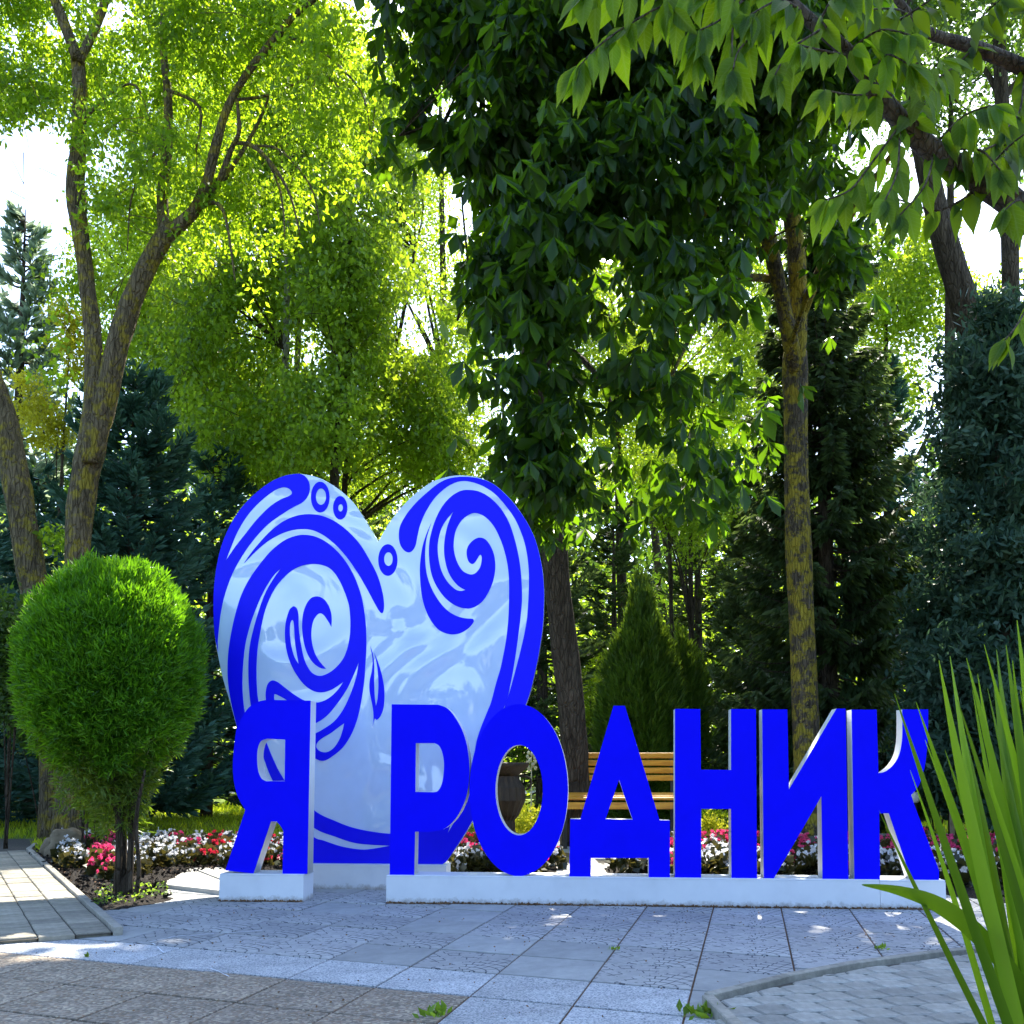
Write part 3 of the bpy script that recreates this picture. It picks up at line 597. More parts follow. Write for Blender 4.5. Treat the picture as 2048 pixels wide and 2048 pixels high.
# its slabs, as far as they can be told apart
y0 = Yat(1748)
for i in range(-3, 7):
    for j in range(0, 9):
        x0 = gnd(1130, 1745).x-1.1+i*.5 + (j % 2)*.2; ya = y0+j*.5
        c = (x0+.25, ya+.25)
        if not inside(c, [(p.x, p.y) for p in bp]): continue
        poly_piece('path_slab', [Vector((x0, ya)), Vector((x0+.5, ya)), Vector((x0+.5, ya+.5)), Vector((x0, ya+.5))], -.03, .006, M['path_far'], path_back, .006, .006, .002)
def mound(name, poly, h, m, label, cat, res=.12, z0=0.0, kind=None):
    """bed of soil: a low bumpy heap with the outline poly"""
    xs = [p[0] for p in poly]; ys = [p[1] for p in poly]; bm = bmesh.new(); g = {}
    nx = int((max(xs)-min(xs))/res)+2; ny = int((max(ys)-min(ys))/res)+2
    def edge(p):
        d = 9
        for a, b in zip(poly, poly[1:]+poly[:1]):
            a = Vector(a); b = Vector(b); t = max(0, min(1, (p-a).dot(b-a)/max((b-a).length_squared, 1e-6))); d = min(d, (a+(b-a)*t-p).length)
        return d if inside(p, poly) else -d
    for i in range(nx):
        for j in range(ny):
            p = Vector((min(xs)+i*res, min(ys)+j*res)); d = edge(p)
            if d < -res*.9: continue
            n = mnoise.noise(Vector((p.x*5, p.y*5, 1)))*.5+mnoise.noise(Vector((p.x*14, p.y*14, 3)))*.3
            z = z0 + (h*min(1, max(0, d)/.22) + n*.025 if d > 0 else -.012)
            g[i, j] = bm.verts.new((p.x+rnd.uniform(-.02, .02), p.y+rnd.uniform(-.02, .02), z))
    for i in range(nx-1):
        for j in range(ny-1):
            k = [g.get(a) for a in ((i, j), (i+1, j), (i+1, j+1), (i, j+1))]
            if all(k): bm.faces.new(k)
    o = link(name, bm_mesh(name, bm, True), m); o['kind'] = 'structure'; return o
G2 = lambda x, y: (gnd(x, y).x, gnd(x, y).y)
BEDL = [G2(62, 1712), G2(230, 1872), G2(215, 1800)if False else G2(205, 1815), G2(300, 1812), G2(345, 1797), G2(330, 1770), G2(395, 1742), G2(440, 1738), G2(620, 1735), G2(620, 1700), G2(420, 1697), G2(200, 1690), G2(95, 1690)]
BEDL = [G2(60, 1712), G2(150, 1790), G2(196, 1822), G2(290, 1812), G2(345, 1798), G2(335, 1772), G2(400, 1748), G2(640, 1742), G2(640, 1700), G2(420, 1697), G2(200, 1692), G2(110, 1690)]
BEDM = [G2(860, 1762), G2(1010, 1762), G2(1125, 1748), G2(1120, 1735), G2(1060, 1712), G2(880, 1700)]
BEDR = [G2(1205, 1752), G2(1300, 1768), G2(1500, 1775), G2(1700, 1775), G2(1890, 1790), G2(2060, 1815), G2(2150, 1720), G2(1800, 1700), G2(1330, 1702), G2(1215, 1722)]
mound('flower_bed_left', BEDL, .035, M['soil'], '', '')
mound('flower_bed_middle', BEDM, .03, M['soil'], '', '')
mound('flower_bed_right', BEDR, .03, M['soil'], '', '')
# light slabs between the tree bed and the first plinth
steps = bpy.data.objects.new('side_paving', None); COL.objects.link(steps); steps['kind'] = 'structure'
for P4 in ([(322, 1776), (440, 1790), (440, 1768), (380, 1744)], [(385, 1743), (440, 1765), (470, 1752), (440, 1741)]):
    poly_piece('paving_slab', [Vector(G2(*a)) for a in P4], -.01, .035, M['path_far'], steps, .004, .006)
# far road beyond the lawn, with a low kerb and rail
sheet('far_road', [(-70, 33), (70, 33), (70, 44), (-70, 44)], -.01, M['road'])
kerb_run('far_kerb', [(-22, 32.6), (22, 32.6)], .15, -.03, .16, M['kerb'], 1, 2.0)
kerb_run('lawn_kerb', [(gnd(900, 1681).x, gnd(900, 1681).y), (gnd(2200, 1684).x, gnd(2200, 1684).y)], .10, -.02, .10, M['path_far'], 1, 1.0)
#PART3
# ---------------------------------------------------------------- VEGETATION
def smooth_path(P, n=4):
    out = []; N = len(P)
    for i in range(N-1):
        p0, p1, p2, p3 = P[max(0, i-1)], P[i], P[i+1], P[min(N-1, i+2)]
        for k in range(n):
            t = k/n; out.append([.5*(2*b + (c-a)*t + (2*a-5*b+4*c-d)*t*t + (3*b-a-3*c+d)*t**3) for a, b, c, d in zip(p0, p1, p2, p3)])
    out.append(list(P[-1])); return out
def tube(bm, P, sides=10, rough=.06, flare=0, n=4):
    """P: list of (x, y, z, radius)"""
    P = smooth_path([tuple(p) for p in P], n) if n > 1 else P; rings = []; sd = rnd.uniform(0, 99)
    for i, p in enumerate(P):
        c = Vector(p[:3]); a = Vector(P[max(0, i-1)][:3]); b = Vector(P[min(len(P)-1, i+1)][:3]); d = (b-a).normalized()
        x = d.cross(Vector((.13, 1, .07))).normalized() if abs(d.y) < .95 else d.cross(Vector((1, 0, 0))).normalized(); y = d.cross(x)
        rg = []
        for k in range(sides):
            an = 2*math.pi*k/sides; r = max(.002, p[3])*(1+rough*1.6*mnoise.noise(Vector((math.cos(an)*1.7+sd, math.sin(an)*1.7, i*.35+sd)))+rough*mnoise.noise(Vector((math.cos(an)*4, math.sin(an)*4+sd, i*1.1))))
            if flare and i < 4: r *= 1+flare*(4-i)/4*(.7+.5*math.sin(an*3+sd))
            rg.append(bm.verts.new(c + (x*math.cos(an)+y*math.sin(an))*r))
        rings.append(rg)
    for A, B in zip(rings[:-1], rings[1:]):
        for k in range(sides): bm.faces.new((A[k], A[(k+1) % sides], B[(k+1) % sides], B[k]))
    bm.faces.new(rings[0][::-1]); bm.faces.new(rings[-1])
def path_px(L, Y, y2=None):
    """L: (px, py, width px) at distance Y (to y2 at the end) -> (x, y, z, r)"""
    out = []
    for i, (a, b, wd) in enumerate(L):
        yy = Y if y2 is None else Y+(y2-Y)*i/(len(L)-1); p = at(a, b, yy); out.append((p.x, p.y, p.z, wd/2*yy/FPX))
    return out
def part_tube(name, P, m, root, sides=10, rough=.06, flare=0):
    b = Vector(root.location); bm = bmesh.new(); tube(bm, [(p[0]-b.x, p[1]-b.y, p[2]-b.z, p[3]) for p in P], sides, rough, flare)
    return link(name, bm_mesh(name, bm, True), m, root)
def tree_root(px, Y, label, cat='tree', name='tree', group=None):
    p = at(px, 1500, Y); p.z = 0; return empty(name, p, label, cat, group)
def blob_pts(blobs, dens, ncl, spread):
    """clumpy points in several ellipsoids; blobs: (px, py, rx px, rz px, Y, depth m[, weight])"""
    W = np.array([b[2]*b[3]*(b[6] if len(b) > 6 else 1) for b in blobs], float); W /= W.sum(); C = []
    for b, w_ in zip(blobs, W):
        c = at(b[0], b[1], b[4]); k = b[4]/FPX; n = max(2, int(ncl*w_)); u = rng.normal(size=(n, 3)); u = unit(u)*(rng.random((n, 1))**.45)
        C.append(np.array(c) + u*np.array([b[2]*k, b[5], b[3]*k]))
    C = np.vstack(C); C = C[C[:, 2] > .15]; per = max(1, dens//max(1, len(C))); sc = np.repeat(rng.uniform(.5, 1.3, len(C)), per)[:, None]
    P = np.repeat(C, per, 0) + rng.normal(size=(len(C)*per, 3))*np.array([1, 1, .7])*spread*sc
    return C, P, np.repeat(rng.random(len(C)), per)
def to_px(P):
    """world points -> picture px"""
    d = P-np.array([0, 0, CAMH]); f = d[:, 1]*math.cos(PITCH)+d[:, 2]*math.sin(PITCH); u = -d[:, 1]*math.sin(PITCH)+d[:, 2]*math.cos(PITCH)
    return CX+FPX*d[:, 0]/f, PY-FPX*u/f, f
def foliage(root, blobs, m, count, size, ncl=200, spread=.25, droop=.5, name='foliage', tmpl=(LEAF_V, LEAF_F), wid=1.0, gaps=None, up=0, flat=0.0):
    C, P, ct = blob_pts(blobs, count, ncl, spread)
    if gaps:
        x, y, _ = to_px(P); keep = np.ones(len(P), bool)
        for gx, gy, rx, ry, pr in gaps:
            d = ((x-gx)/rx)**2+((y-gy)/ry)**2; keep &= ~((d < 1) & (rng.random(len(P)) < pr*np.clip(1.6-d*1.3, 0, 1)))
        P = P[keep]; ct = ct[keep]
    n = len(P); D = rng.normal(size=(n, 3)); D[:, 2] += (-droop+up)*1.6; N = rng.normal(size=(n, 3)); N[:, 2] *= 1+flat*4
    S = size*rng.uniform(.65, 1.3, (n, 1)); S = np.hstack([S*wid, S, S]); tint = np.clip(.55*rng.random(n)+.45*ct, 0, 1)
    b = np.array(root.location); me = scatter(name, tmpl[0], tmpl[1], P-b, D, S, tint, N)
    o = link(name, me, m, root); o['kind'] = 'stuff'; return C
def limbs(root, start, C, m, n, r0=.04, nm='limb', sides=6):
    """limbs from points on the trunk to some crown clumps"""
    idx = rng.choice(len(C), min(n, len(C)), replace=False)
    for i in idx:
        c = Vector(C[i]); s = min(start, key=lambda q: (Vector(q[:3])-c).length + (2 if q[2] > c.z else 0)); s3 = Vector(s[:3]); d = c-s3; r = min(r0, s[3]*.55)
        mid = s3+d*.5+Vector((rnd.uniform(-.2, .2), rnd.uniform(-.2, .2), .12*d.length*rnd.uniform(-.3, 1)))
        part_tube(nm, [(*s3, r), (*mid, r*.65), (*c, r*.25)], m, root, sides, .05)
def twigs(root, C, m, n, ln=.5, r=.006):
    bm = bmesh.new(); b = Vector(root.location)
    for _ in range(n):
        c = Vector(C[rng.integers(len(C))])+Vector(rng.normal(size=3)*.3); d = Vector((rng.normal(), rng.normal(), rng.normal()-.6)).normalized()*ln*rnd.uniform(.5, 1.3)
        e = c+d; mmm = c+d*.5+Vector((0, 0, .1*ln)); tube(bm, [(*(c-b), r), (*(mmm-b), r*.7), (*(e-b), r*.3)], 3, 0, n=1)
    o = link('twigs', bm_mesh('twigs', bm), m, root); o['kind'] = 'stuff'

# --- forked tree on the left
t = tree_root(150, 12.5, 'tall forked tree with lichen bark and yellow green leaves, behind the round thuja')
tr = path_px([(140, 1697, 88), (148, 1500, 64), (152, 1300, 60), (155, 1120, 56), (165, 985, 62), (186, 880, 66), (196, 800, 56), (200, 760, 30)], 12.5)
tr = [(a, b_, c_, r_*.86) for a, b_, c_, r_ in tr]; part_tube('trunk', tr, M['bark_ash'], t, 14, .09, .3)
st = []
for L, y2 in (([(176, 925, 30), (184, 850, 46), (188, 790, 48), (188, 700, 43), (178, 600, 40), (163, 480, 40), (151, 385, 48), (157, 290, 38), (160, 190, 36), (155, 112, 34)], 12.4),
          ([(154, 118, 28), (130, 50, 26), (98, -40, 24), (60, -250, 18)], 12.2), ([(157, 122, 24), (188, 62, 22), (218, -30, 20), (262, -260, 14)], 12.8),
          ([(186, 925, 30), (200, 855, 50), (214, 790, 56), (235, 690, 54), (262, 605, 52), (300, 522, 48), (338, 462, 46)], 12.2),
          ([(332, 478, 36), (325, 400, 28), (334, 300, 25), (336, 200, 21), (326, 80, 17), (330, -120, 10)], 12.6),
          ([(336, 468, 38), (385, 425, 32), (412, 370, 27), (432, 290, 24), (462, 200, 20), (522, 110, 18), (602, 20, 15), (730, -70, 10)], 11.6),
          ([(392, 420, 18), (432, 372, 17), (462, 300, 14), (478, 262, 12), (474, 200, 8)], 11.8),
          ([(400, 412, 17), (442, 365, 15), (492, 290, 12), (530, 215, 8), (560, 120, 5)], 12.8),
          ([(470, 285, 13), (505, 292, 11), (545, 330, 9), (580, 390, 7), (600, 470, 4)], 11.2),
          ([(470, 285, 10), (520, 300, 8), (560, 380, 6), (570, 480, 3)], 11.6), ([(505, 292, 8), (560, 300, 6), (620, 370, 5), (640, 450, 3)], 11.0),
          ([(392, 420, 13), (430, 405, 11), (452, 440, 8), (470, 560, 4)], 11.6), ([(330, 290, 9), (290, 330, 7), (262, 400, 5), (255, 500, 3)], 12.0),
          ([(335, 180, 10), (400, 215, 8), (392, 300, 5)], 12.1), ([(160, 250, 9), (215, 190, 8), (270, 170, 6), (300, 240, 3)], 12.0),
          ([(462, 200, 9), (540, 190, 8), (640, 150, 6), (690, 190, 4)], 11.4), ([(560, 70, 9), (640, 100, 7), (720, 180, 5), (740, 260, 3)], 11.3)):
    P = [(a, b_, c_, r_*.82) for a, b_, c_, r_ in path_px(L, 12.3, y2)]; st += P; part_tube('limb', P, M['bark_ash'], t, 10 if L[0][2] > 20 else 6, .08)
AG = [(70, 340, 100, 120, 1.0), (120, 40, 40, 50, .8), (400, 160, 30, 40, .7), (30, 110, 30, 40, .6), (620, 330, 40, 50, .7), (290, 190, 30, 50, .6), (520, 430, 60, 50, .6), (210, 480, 30, 60, .7), (10, 430, 90, 90, 1), (230, 30, 40, 40, .95), (700, 250, 30, 50, .6), (500, 700, 260, 200, .92), (250, 800, 160, 250, .97), (225, 320, 40, 60, .6)]
C = foliage(t, [(80, 90, 190, 210, 13.7, 1.2), (330, 120, 200, 240, 13.7, 1.3), (545, 80, 180, 200, 12.8, 1.4), (400, 40, 260, 120, 11.6, .8, .35), (640, 240, 110, 190, 11.4, 1.2, .7), (40, 200, 90, 110, 12, 1), (300, 400, 170, 170, 12.6, 1.5, .8), (480, 440, 120, 180, 12.6, 1.0, .55), (160, 560, 60, 120, 12.8, .5, .5)],
            M['ash'], 50000, .092, 520, .17, .55, gaps=AG, wid=.78)
twigs(t, C, M['bark_ash'], 260, .7, .006)
foliage(t, [(150, -450, 420, 330, 12.5, 2.6), (600, -450, 330, 300, 12, 2.6), (300, -700, 420, 200, 12.5, 2.6)], M['ash'], 12000, .17, 240, .5, .4, name='upper_shade_foliage')  # dense crown above the frame, added to shade the plaza

# --- leaning tree at the left edge
t = tree_root(120, 13.4, 'dark tree leaning left out of the picture beside the round thuja')
P = path_px([(122, 1687, 76), (112, 1500, 62), (95, 1350, 60), (75, 1215, 57), (52, 1080, 55), (30, 950, 54), (2, 820, 52), (-45, 690, 50), (-110, 520, 42), (-170, 300, 30)], 13.4)
part_tube('trunk', P, M['bark_ash'], t, 12, .08, .25)
C = foliage(t, [(-150, 200, 160, 260, 13.4, 2), (-60, -50, 150, 200, 13, 2), (108, 1050, 42, 60, 13.1, .35, .25), (60, 700, 70, 90, 12.5, .5, .3)], M['ash'], 8000, .09, 80, .2, .5, gaps=[(60, 350, 130, 130, 1)])
limbs(t, P[5:], C, M['bark_ash'], 14, .05)

# --- chestnuts with big hanging leaves
def chestnut_leaf(seed):
    r = random.Random(seed); V = []; F = []
    nl = r.choice([5, 6, 7]); pet = .055
    for k in range(nl):
        a = (k/(nl-1)-.5)*R(250); ln = (.17-.055*abs(k/(nl-1)-.5)*2)*r.uniform(.9, 1.1); tilt = R(r.uniform(22, 40)); wd = ln*.40
        d = Vector((math.sin(a)*math.sin(tilt)*1.5, math.cos(tilt), math.cos(a)*math.sin(tilt)*.9)).normalized(); s = Vector((math.cos(a), 0, -math.sin(a))); s = (s-d*s.dot(d)).normalized(); nrm = d.cross(s)
        o = Vector((0, pet, 0)); i = len(V)
        V += [o, o+d*ln*.35+s*wd*.27-nrm*.008, o+d*ln*.35-s*wd*.27-nrm*.008, o+d*ln*.68+s*wd*.5-nrm*.016+d*.0, o+d*ln*.68-s*wd*.5-nrm*.016, o+d*ln+Vector((0, .004, 0)), o+d*ln*.4+nrm*.006, o+d*ln*.7+nrm*.004]
        F += [(i, i+1, i+6), (i, i+6, i+2), (i+1, i+3, i+7), (i+1, i+7, i+6), (i+6, i+7, i+4), (i+6, i+4, i+2), (i+3, i+5, i+7), (i+7, i+5, i+4)]
    i = len(V); V += [Vector((0, 0, 0)), Vector((.003, pet, 0)), Vector((-.003, pet, 0))]; F.append((i, i+1, i+2))
    return [tuple(v) for v in V], F
CHL = [chestnut_leaf(s) for s in range(5)]
CH_ME = []
for V, F in CHL:
    CH_ME.append(np_mesh('leaf', V, F, np.full(len(V), rnd.random()), True));
for i_, me in enumerate(CH_ME): me.materials.append(M['chest'])
def frame(D, N):
    D = Vector(D).normalized(); X = D.cross(Vector(N)).normalized(); Z = X.cross(D)
    return Matrix(((X.x, D.x, Z.x), (X.y, D.y, Z.y), (X.z, D.z, Z.z)))
def chestnut(root, blobs, ncl, per, edge_gaps, nind=300, size=1.55, extra=None):
    C, P, ct = blob_pts(blobs, ncl*per, ncl, .24)
    x, y, f = to_px(P); keep = np.ones(len(P), bool)
    for gx, gy, rx, ry, pr in edge_gaps:
        d = ((x-gx)/rx)**2+((y-gy)/ry)**2; keep &= ~((d < 1) & (rng.random(len(P)) < pr))
    P = P[keep]; n = len(P); x, y, f = to_px(P)
    D = rng.normal(size=(n, 3))*.32; D[:, 2] -= 1.0; N = rng.normal(size=(n, 3)); N[:, 2] *= .2
    S = size*rng.uniform(.75, 1.25, n); tint = rng.random(n)
    vis = (x > 0) & (x < 2048) & (y > -40) & (y < 2048); score = np.where(vis, S/f, 0); order = np.argsort(-score); ind = set(order[:nind].tolist())
    b = Vector(root.location)
    for i in order[:nind]:
        o = bpy.data.objects.new('leaf', CH_ME[i % 5]); COL.objects.link(o); o.parent = root
        Mx = frame(D[i], N[i]).to_4x4(); Mx = Matrix.Translation(Vector(P[i])-b) @ Mx @ Matrix.Scale(float(S[i]), 4); o.matrix_local = Mx
    rest = np.array([i for i in range(n) if i not in ind])
    Vs = []; Fs = []; T = []
    off = 0
    for k in range(5):
        r_ = rest[rest % 5 == k]; V, F = CHL[k]
        Dk = unit(D[r_]); X = unit(np.cross(Dk, N[r_])); Z = np.cross(X, Dk); L = np.array(V)[None]*S[r_][:, None, None]
        VV = (P[r_]-np.array(b))[:, None]+L[..., :1]*X[:, None]+L[..., 1:2]*Dk[:, None]+L[..., 2:]*Z[:, None]
        Fs.append((np.array(F)[None]+(np.arange(len(r_))*len(V))[:, None, None]).reshape(-1, 3)+off); Vs.append(VV.reshape(-1, 3)); T.append(np.repeat(tint[r_], len(V))); off += len(r_)*len(V)
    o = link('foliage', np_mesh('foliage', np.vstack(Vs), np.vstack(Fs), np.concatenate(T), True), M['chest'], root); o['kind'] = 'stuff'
    return C
t = tree_root(1625, 12.5, 'chestnut tree with a lichen yellow trunk rising behind the letter И', name='chestnut_tree')
P = path_px([(1630, 1695, 80), (1618, 1580, 60), (1612, 1450, 54), (1604, 1250, 51), (1595, 1050, 50), (1592, 850, 48), (1590, 720, 50), (1589, 690, 34)], 12.5)
part_tube('trunk', P, M['bark_chest'], t, 14, .06, .3); st = P[5:]
for L, y2 in (([(1588, 745, 20), (1582, 690, 33), (1556, 560, 31), (1530, 450, 34), (1500, 330, 30), (1440, 150, 26), (1380, -80, 20)], 11.4), ([(1592, 745, 22), (1595, 690, 36), (1594, 520, 37), (1580, 400, 36), (1570, 250, 36), (1560, 50, 30), (1550, -150, 24)], 12.2),
              ([(1600, 640, 22), (1650, 520, 20), (1720, 400, 16), (1790, 300, 10)], 11), ([(1530, 450, 20), (1430, 420, 16), (1330, 470, 12), (1260, 560, 7)], 9.8), ([(1556, 560, 18), (1480, 560, 15), (1400, 640, 11), (1340, 760, 6)], 10.2),
              ([(1500, 330, 20), (1400, 250, 16), (1280, 230, 12), (1180, 300, 7)], 9.4)):
    Q = path_px(L, 12.4, y2); st += Q; part_tube('limb', Q, M['bark_chest'], t, 9, .06)
EG = [(1585, 560, 62, 190, .93), (1600, 850, 60, 200, .9), (1180, 690, 60, 70, .5), (1500, 560, 50, 70, .6), (1400, 860, 90, 80, .5), (1240, 1000, 60, 50, .6), (900, 420, 45, 110, .9), (900, 175, 40, 40, .9), (830, 480, 70, 120, 1), (945, 405, 28, 40, 1), (1320, 1130, 360, 50, 1), (980, 160, 24, 26, .9), (1735, 270, 42, 36, .8), (1800, 480, 90, 90, .85), (1260, 850, 130, 120, .72), (1450, 720, 90, 120, .72), (1330, 640, 110, 70, .6), (1180, 1020, 50, 40, .5), (1690, 700, 80, 150, .9)]
C = chestnut(t, [(1350, 120, 290, 230, 10.3, 1.9, 1.2), (1590, 200, 230, 230, 10.6, 1.8, 1.2), (1340, 430, 250, 190, 10, 1.6), (1370, 700, 210, 180, 9.8, 1.3, .75), (1430, 900, 160, 120, 10, 1.0, .75), (1640, 430, 130, 130, 10.6, 1.2, .7), (1600, 760, 60, 90, 11.5, .5, .25), (1300, -300, 420, 260, 10.3, 2.4, .9)],
             260, 15, EG)
limbs(t, st, C, M['bark_chest'], 26, .035)
foliage(t, [(1450, 60, 330, 260, 13.6, 1.3), (1300, -500, 500, 300, 12.5, 2.5)], M['chest'], 8500, .24, 260, .35, .6, name='upper_shade_foliage', wid=1.4)  # extra canopy behind and above, added to shade leaves and paving
t = tree_root(1150, 12.9, 'chestnut tree with a ridged brown trunk right behind the heart', name='chestnut_tree')
P = path_px([(1160, 1692, 66), (1150, 1560, 57), (1146, 1450, 55), (1130, 1300, 54), (1113, 1150, 52), (1101, 1000, 56), (1088, 860, 54), (1062, 700, 46), (1040, 500, 40), (1020, 250, 34), (1010, 0, 28), (1000, -200, 20)], 12.9, 11.5)
part_tube('trunk', P, M['bark_dark'], t, 14, .06, .25)
st = P[5:]
for L, y2 in (([(1050, 600, 20), (1000, 520, 16), (940, 560, 10), (915, 640, 5)], 10.5), ([(1030, 400, 20), (960, 330, 16), (880, 260, 11), (800, 270, 6)], 10), ([(1070, 760, 18), (1130, 700, 15), (1200, 760, 10), (1240, 860, 5)], 10), ([(1022, 260, 18), (930, 120, 14), (830, 60, 8), (760, 40, 4)], 10.2)):
    Q = path_px(L, 12, y2); st += Q; part_tube('limb', Q, M['bark_dark'], t, 8, .06)
EG2 = EG + [(820, 620, 110, 300, 1), (960, 820, 60, 90, .5)]
C = chestnut(t, [(960, 60, 190, 160, 10.2, 1.5, 1.1), (850, 200, 85, 90, 10, .7, .5), (1080, 250, 190, 220, 10.2, 1.6, 1.3), (1070, 520, 150, 200, 9.8, 1.3, .95), (1090, 780, 140, 170, 9.8, 1.1, .7), (1110, 970, 110, 90, 10, .8, .6), (1230, 900, 120, 120, 10, .8, .7), (1000, -250, 330, 230, 10.4, 2.2, .7)], 215, 15, EG2)
limbs(t, st, C, M['bark_dark'], 22, .035)
foliage(t, [(1080, 80, 150, 220, 13.4, 1.3), (900, -450, 330, 260, 12.5, 2.5), (1080, 480, 110, 200, 12.4, .8, .6)], M['chest'], 6000, .24, 180, .35, .6, name='upper_shade_foliage', wid=1.4)  # same kind of added shading canopy for this crown

# --- birches and light broadleaved trees behind
birch_spec = [((556, 20), [(556, 1640), (560, 1000), (572, 700), (578, 400), (600, 150)], [(450, 560, 150, 330), (540, 250, 150, 230), (470, 880, 120, 130)], 21, 'slim birch with pale bark directly behind the left lobe of the heart'),
              ((590, 16), [(586, 1640), (584, 1000), (598, 650), (610, 300)], [(600, 520, 120, 330), (380, 750, 130, 180), (580, 860, 90, 110)], 23, 'thin birch, second pale stem behind the left lobe of the heart'),
              ((680, 24), [(664, 1640), (668, 980), (690, 780), (705, 600), (690, 300)], [(700, 560, 130, 300), (640, 850, 130, 130), (600, 130, 120, 160)], 20, 'dark stemmed birch rising behind the notch of the heart'),
              ((690, 14), [(676, 1640), (690, 960), (735, 820), (790, 700), (830, 500)], [(830, 740, 120, 220), (760, 300, 110, 250), (880, 880, 80, 100)], 22, 'birch with a stem slanting right behind the notch of the heart')]
for (px, wd), L, bl, Y, lab in birch_spec:
    t = tree_root(L[0][0], Y, lab, group='birches behind the heart', name='birch_tree'); P = path_px([(a, b, wd*(1-.12*i)) for i, (a, b) in enumerate(L)], Y); P[0] = (P[0][0], P[0][1], -.02, P[0][3])
    part_tube('trunk', P, M['bark_birch'] if 'pale' in lab else M['bark_dark'], t, 8, .05)
    C = foliage(t, [(*q, Y, 1.7) for q in bl], M['birch'], 30000, .125, 520, .26, .7, gaps=[(835, 650, 60, 70, .93), (610, 690, 60, 60, .8), (930, 430, 50, 80, .8), (500, 640, 40, 40, .7), (880, 560, 40, 60, .8), (420, 520, 30, 40, .6), (730, 420, 30, 40, .6)])
    limbs(t, P[1:], C, M['bark_dark'], 16, .03); twigs(t, C, M['bark_dark'], 160, .8, .008)
def bgtree(px, Y, label, blobs, m, n, size, ncl=150, spread=.35, bark='bark_dark', tw=.18, gaps=None, name='tree', cat='tree', group=None, nl=10, top=700):
    t = tree_root(px, Y, label, name=name, cat=cat, group=group); p = at(px, 1500, Y); tp = at(blobs[0][0], min(b[1] for b in blobs), Y)
    P = [(p.x, Y, -.02, tw), (p.x+.05, Y, 1.5, tw*.8), ((p.x+tp.x)/2, Y, tp.z*.55, tw*.6), (tp.x, Y, tp.z*.95, tw*.25)]
    part_tube('trunk', P, M[bark], t, 8, .05); C = foliage(t, [(*b[:4], Y+(b[4] if len(b) > 4 else 0), b[5] if len(b) > 5 else 1.8, *(b[6:] if len(b) > 6 else ())) for b in blobs], m, n, size, ncl, spread, .4, gaps=gaps)
    limbs(t, P[1:], C, M[bark], nl, tw*.35); return t
SG = [(930, 430, 40, 60, .7), (835, 650, 45, 55, .8)]
bgtree(900, 27, 'sunlit pale green tree filling the gap left of the dark chestnut leaves', [(880, 560, 110, 330), (800, 300, 130, 280), (960, 760, 90, 180), (740, 100, 110, 150)], M['maple'], 30000, .10, 300, .4, gaps=SG)
bgtree(330, 26, 'broad mid green tree standing between the forked trunks', [(300, 650, 170, 220), (420, 850, 150, 150), (330, 250, 200, 220), (200, 480, 90, 160)], M['ash'], 36000, .10, 300, .4, gaps=[(60, 380, 130, 130, 1)])
bgtree(250, 23, 'airy sunlit tree seen between the forked trunk and the birches', [(300, 520, 120, 220), (420, 620, 110, 200), (230, 650, 50, 120)], M['maple'], 16000, .11, 260, .28, gaps=[(340, 620, 40, 50, .8)])
bgtree(520, 29, 'tall grey green tree behind the birches', [(520, 250, 220, 260), (620, 550, 180, 200), (560, 850, 280, 130)], M['birch'], 34000, .10, 320, .4)
bgtree(1250, 24, 'bright backlit tree seen under the hanging chestnut leaves', [(1230, 780, 150, 190), (1400, 860, 130, 190), (1480, 640, 110, 150), (1150, 600, 100, 150)], M['maple'], 30000, .11, 260, .4)
bgtree(640, 24.5, 'low spreading light green tree just above the notch of the heart', [(520, 880, 170, 120), (760, 900, 170, 130), (400, 780, 130, 130), (900, 950, 90, 90)], M['maple'], 26000, .10, 260, .32, gaps=[(835, 660, 40, 40, .8)])
bgtree(1400, 33, 'far sunlit tree filling the gaps right of the second chestnut trunk', [(1250, 620, 200, 200), (1450, 760, 220, 220), (1600, 600, 160, 220), (1300, 900, 180, 150)], M['maple'], 26000, .17, 240, .5)
bgtree(1350, 31, 'tall tree behind the chestnut crowns', [(1200, 350, 280, 300), (1550, 350, 260, 260), (1500, 100, 400, 200), (1100, 50, 250, 200)], M['wood'], 22000, .16, 260, .6)
bgtree(1780, 25, 'vivid yellow green tree right of the dark spruce', [(1770, 640, 105, 230), (1860, 560, 70, 150), (1960, 640, 60, 130), (1740, 850, 60, 90)], M['maple'], 24000, .12, 200, .35, gaps=[(1970, 480, 60, 90, 1)])
bgtree(1900, 19, 'dark leaved tree high above the right side', [(1900, 130, 180, 190), (1750, 120, 150, 170), (2050, 200, 90, 220)], M['wood'], 14000, .11, 170, .3, gaps=[(1725, 260, 60, 50, .9), (1975, 460, 60, 100, 1), (1850, 120, 30, 30, .8)])
bgtree(90, 20, 'golden leaved young tree in the sun at the left', [(142, 700, 22, 90, 0, .5), (60, 800, 32, 55, 0, .5), (95, 850, 45, 50, 0, .5), (135, 620, 20, 60, 0, .4)], M['golden'], 5000, .085, 70, .14, tw=.06, nl=5)
bgtree(1385, 19, 'thin many stemmed tree between the columnar thuja and the pale spruce', [(1380, 1050, 70, 90, 0, .7), (1330, 950, 60, 80, 0, .7), (1440, 1000, 50, 80, 0, .6)], M['maple'], 5000, .085, 80, .2, tw=.09, nl=8)
bgtree(1350, 19.6, 'slender leaning stem beside the many stemmed tree', [(1335, 980, 60, 90, 0, .6), (1400, 900, 60, 70, 0, .6)], M['ash'], 3500, .085, 50, .2, tw=.07, nl=5)
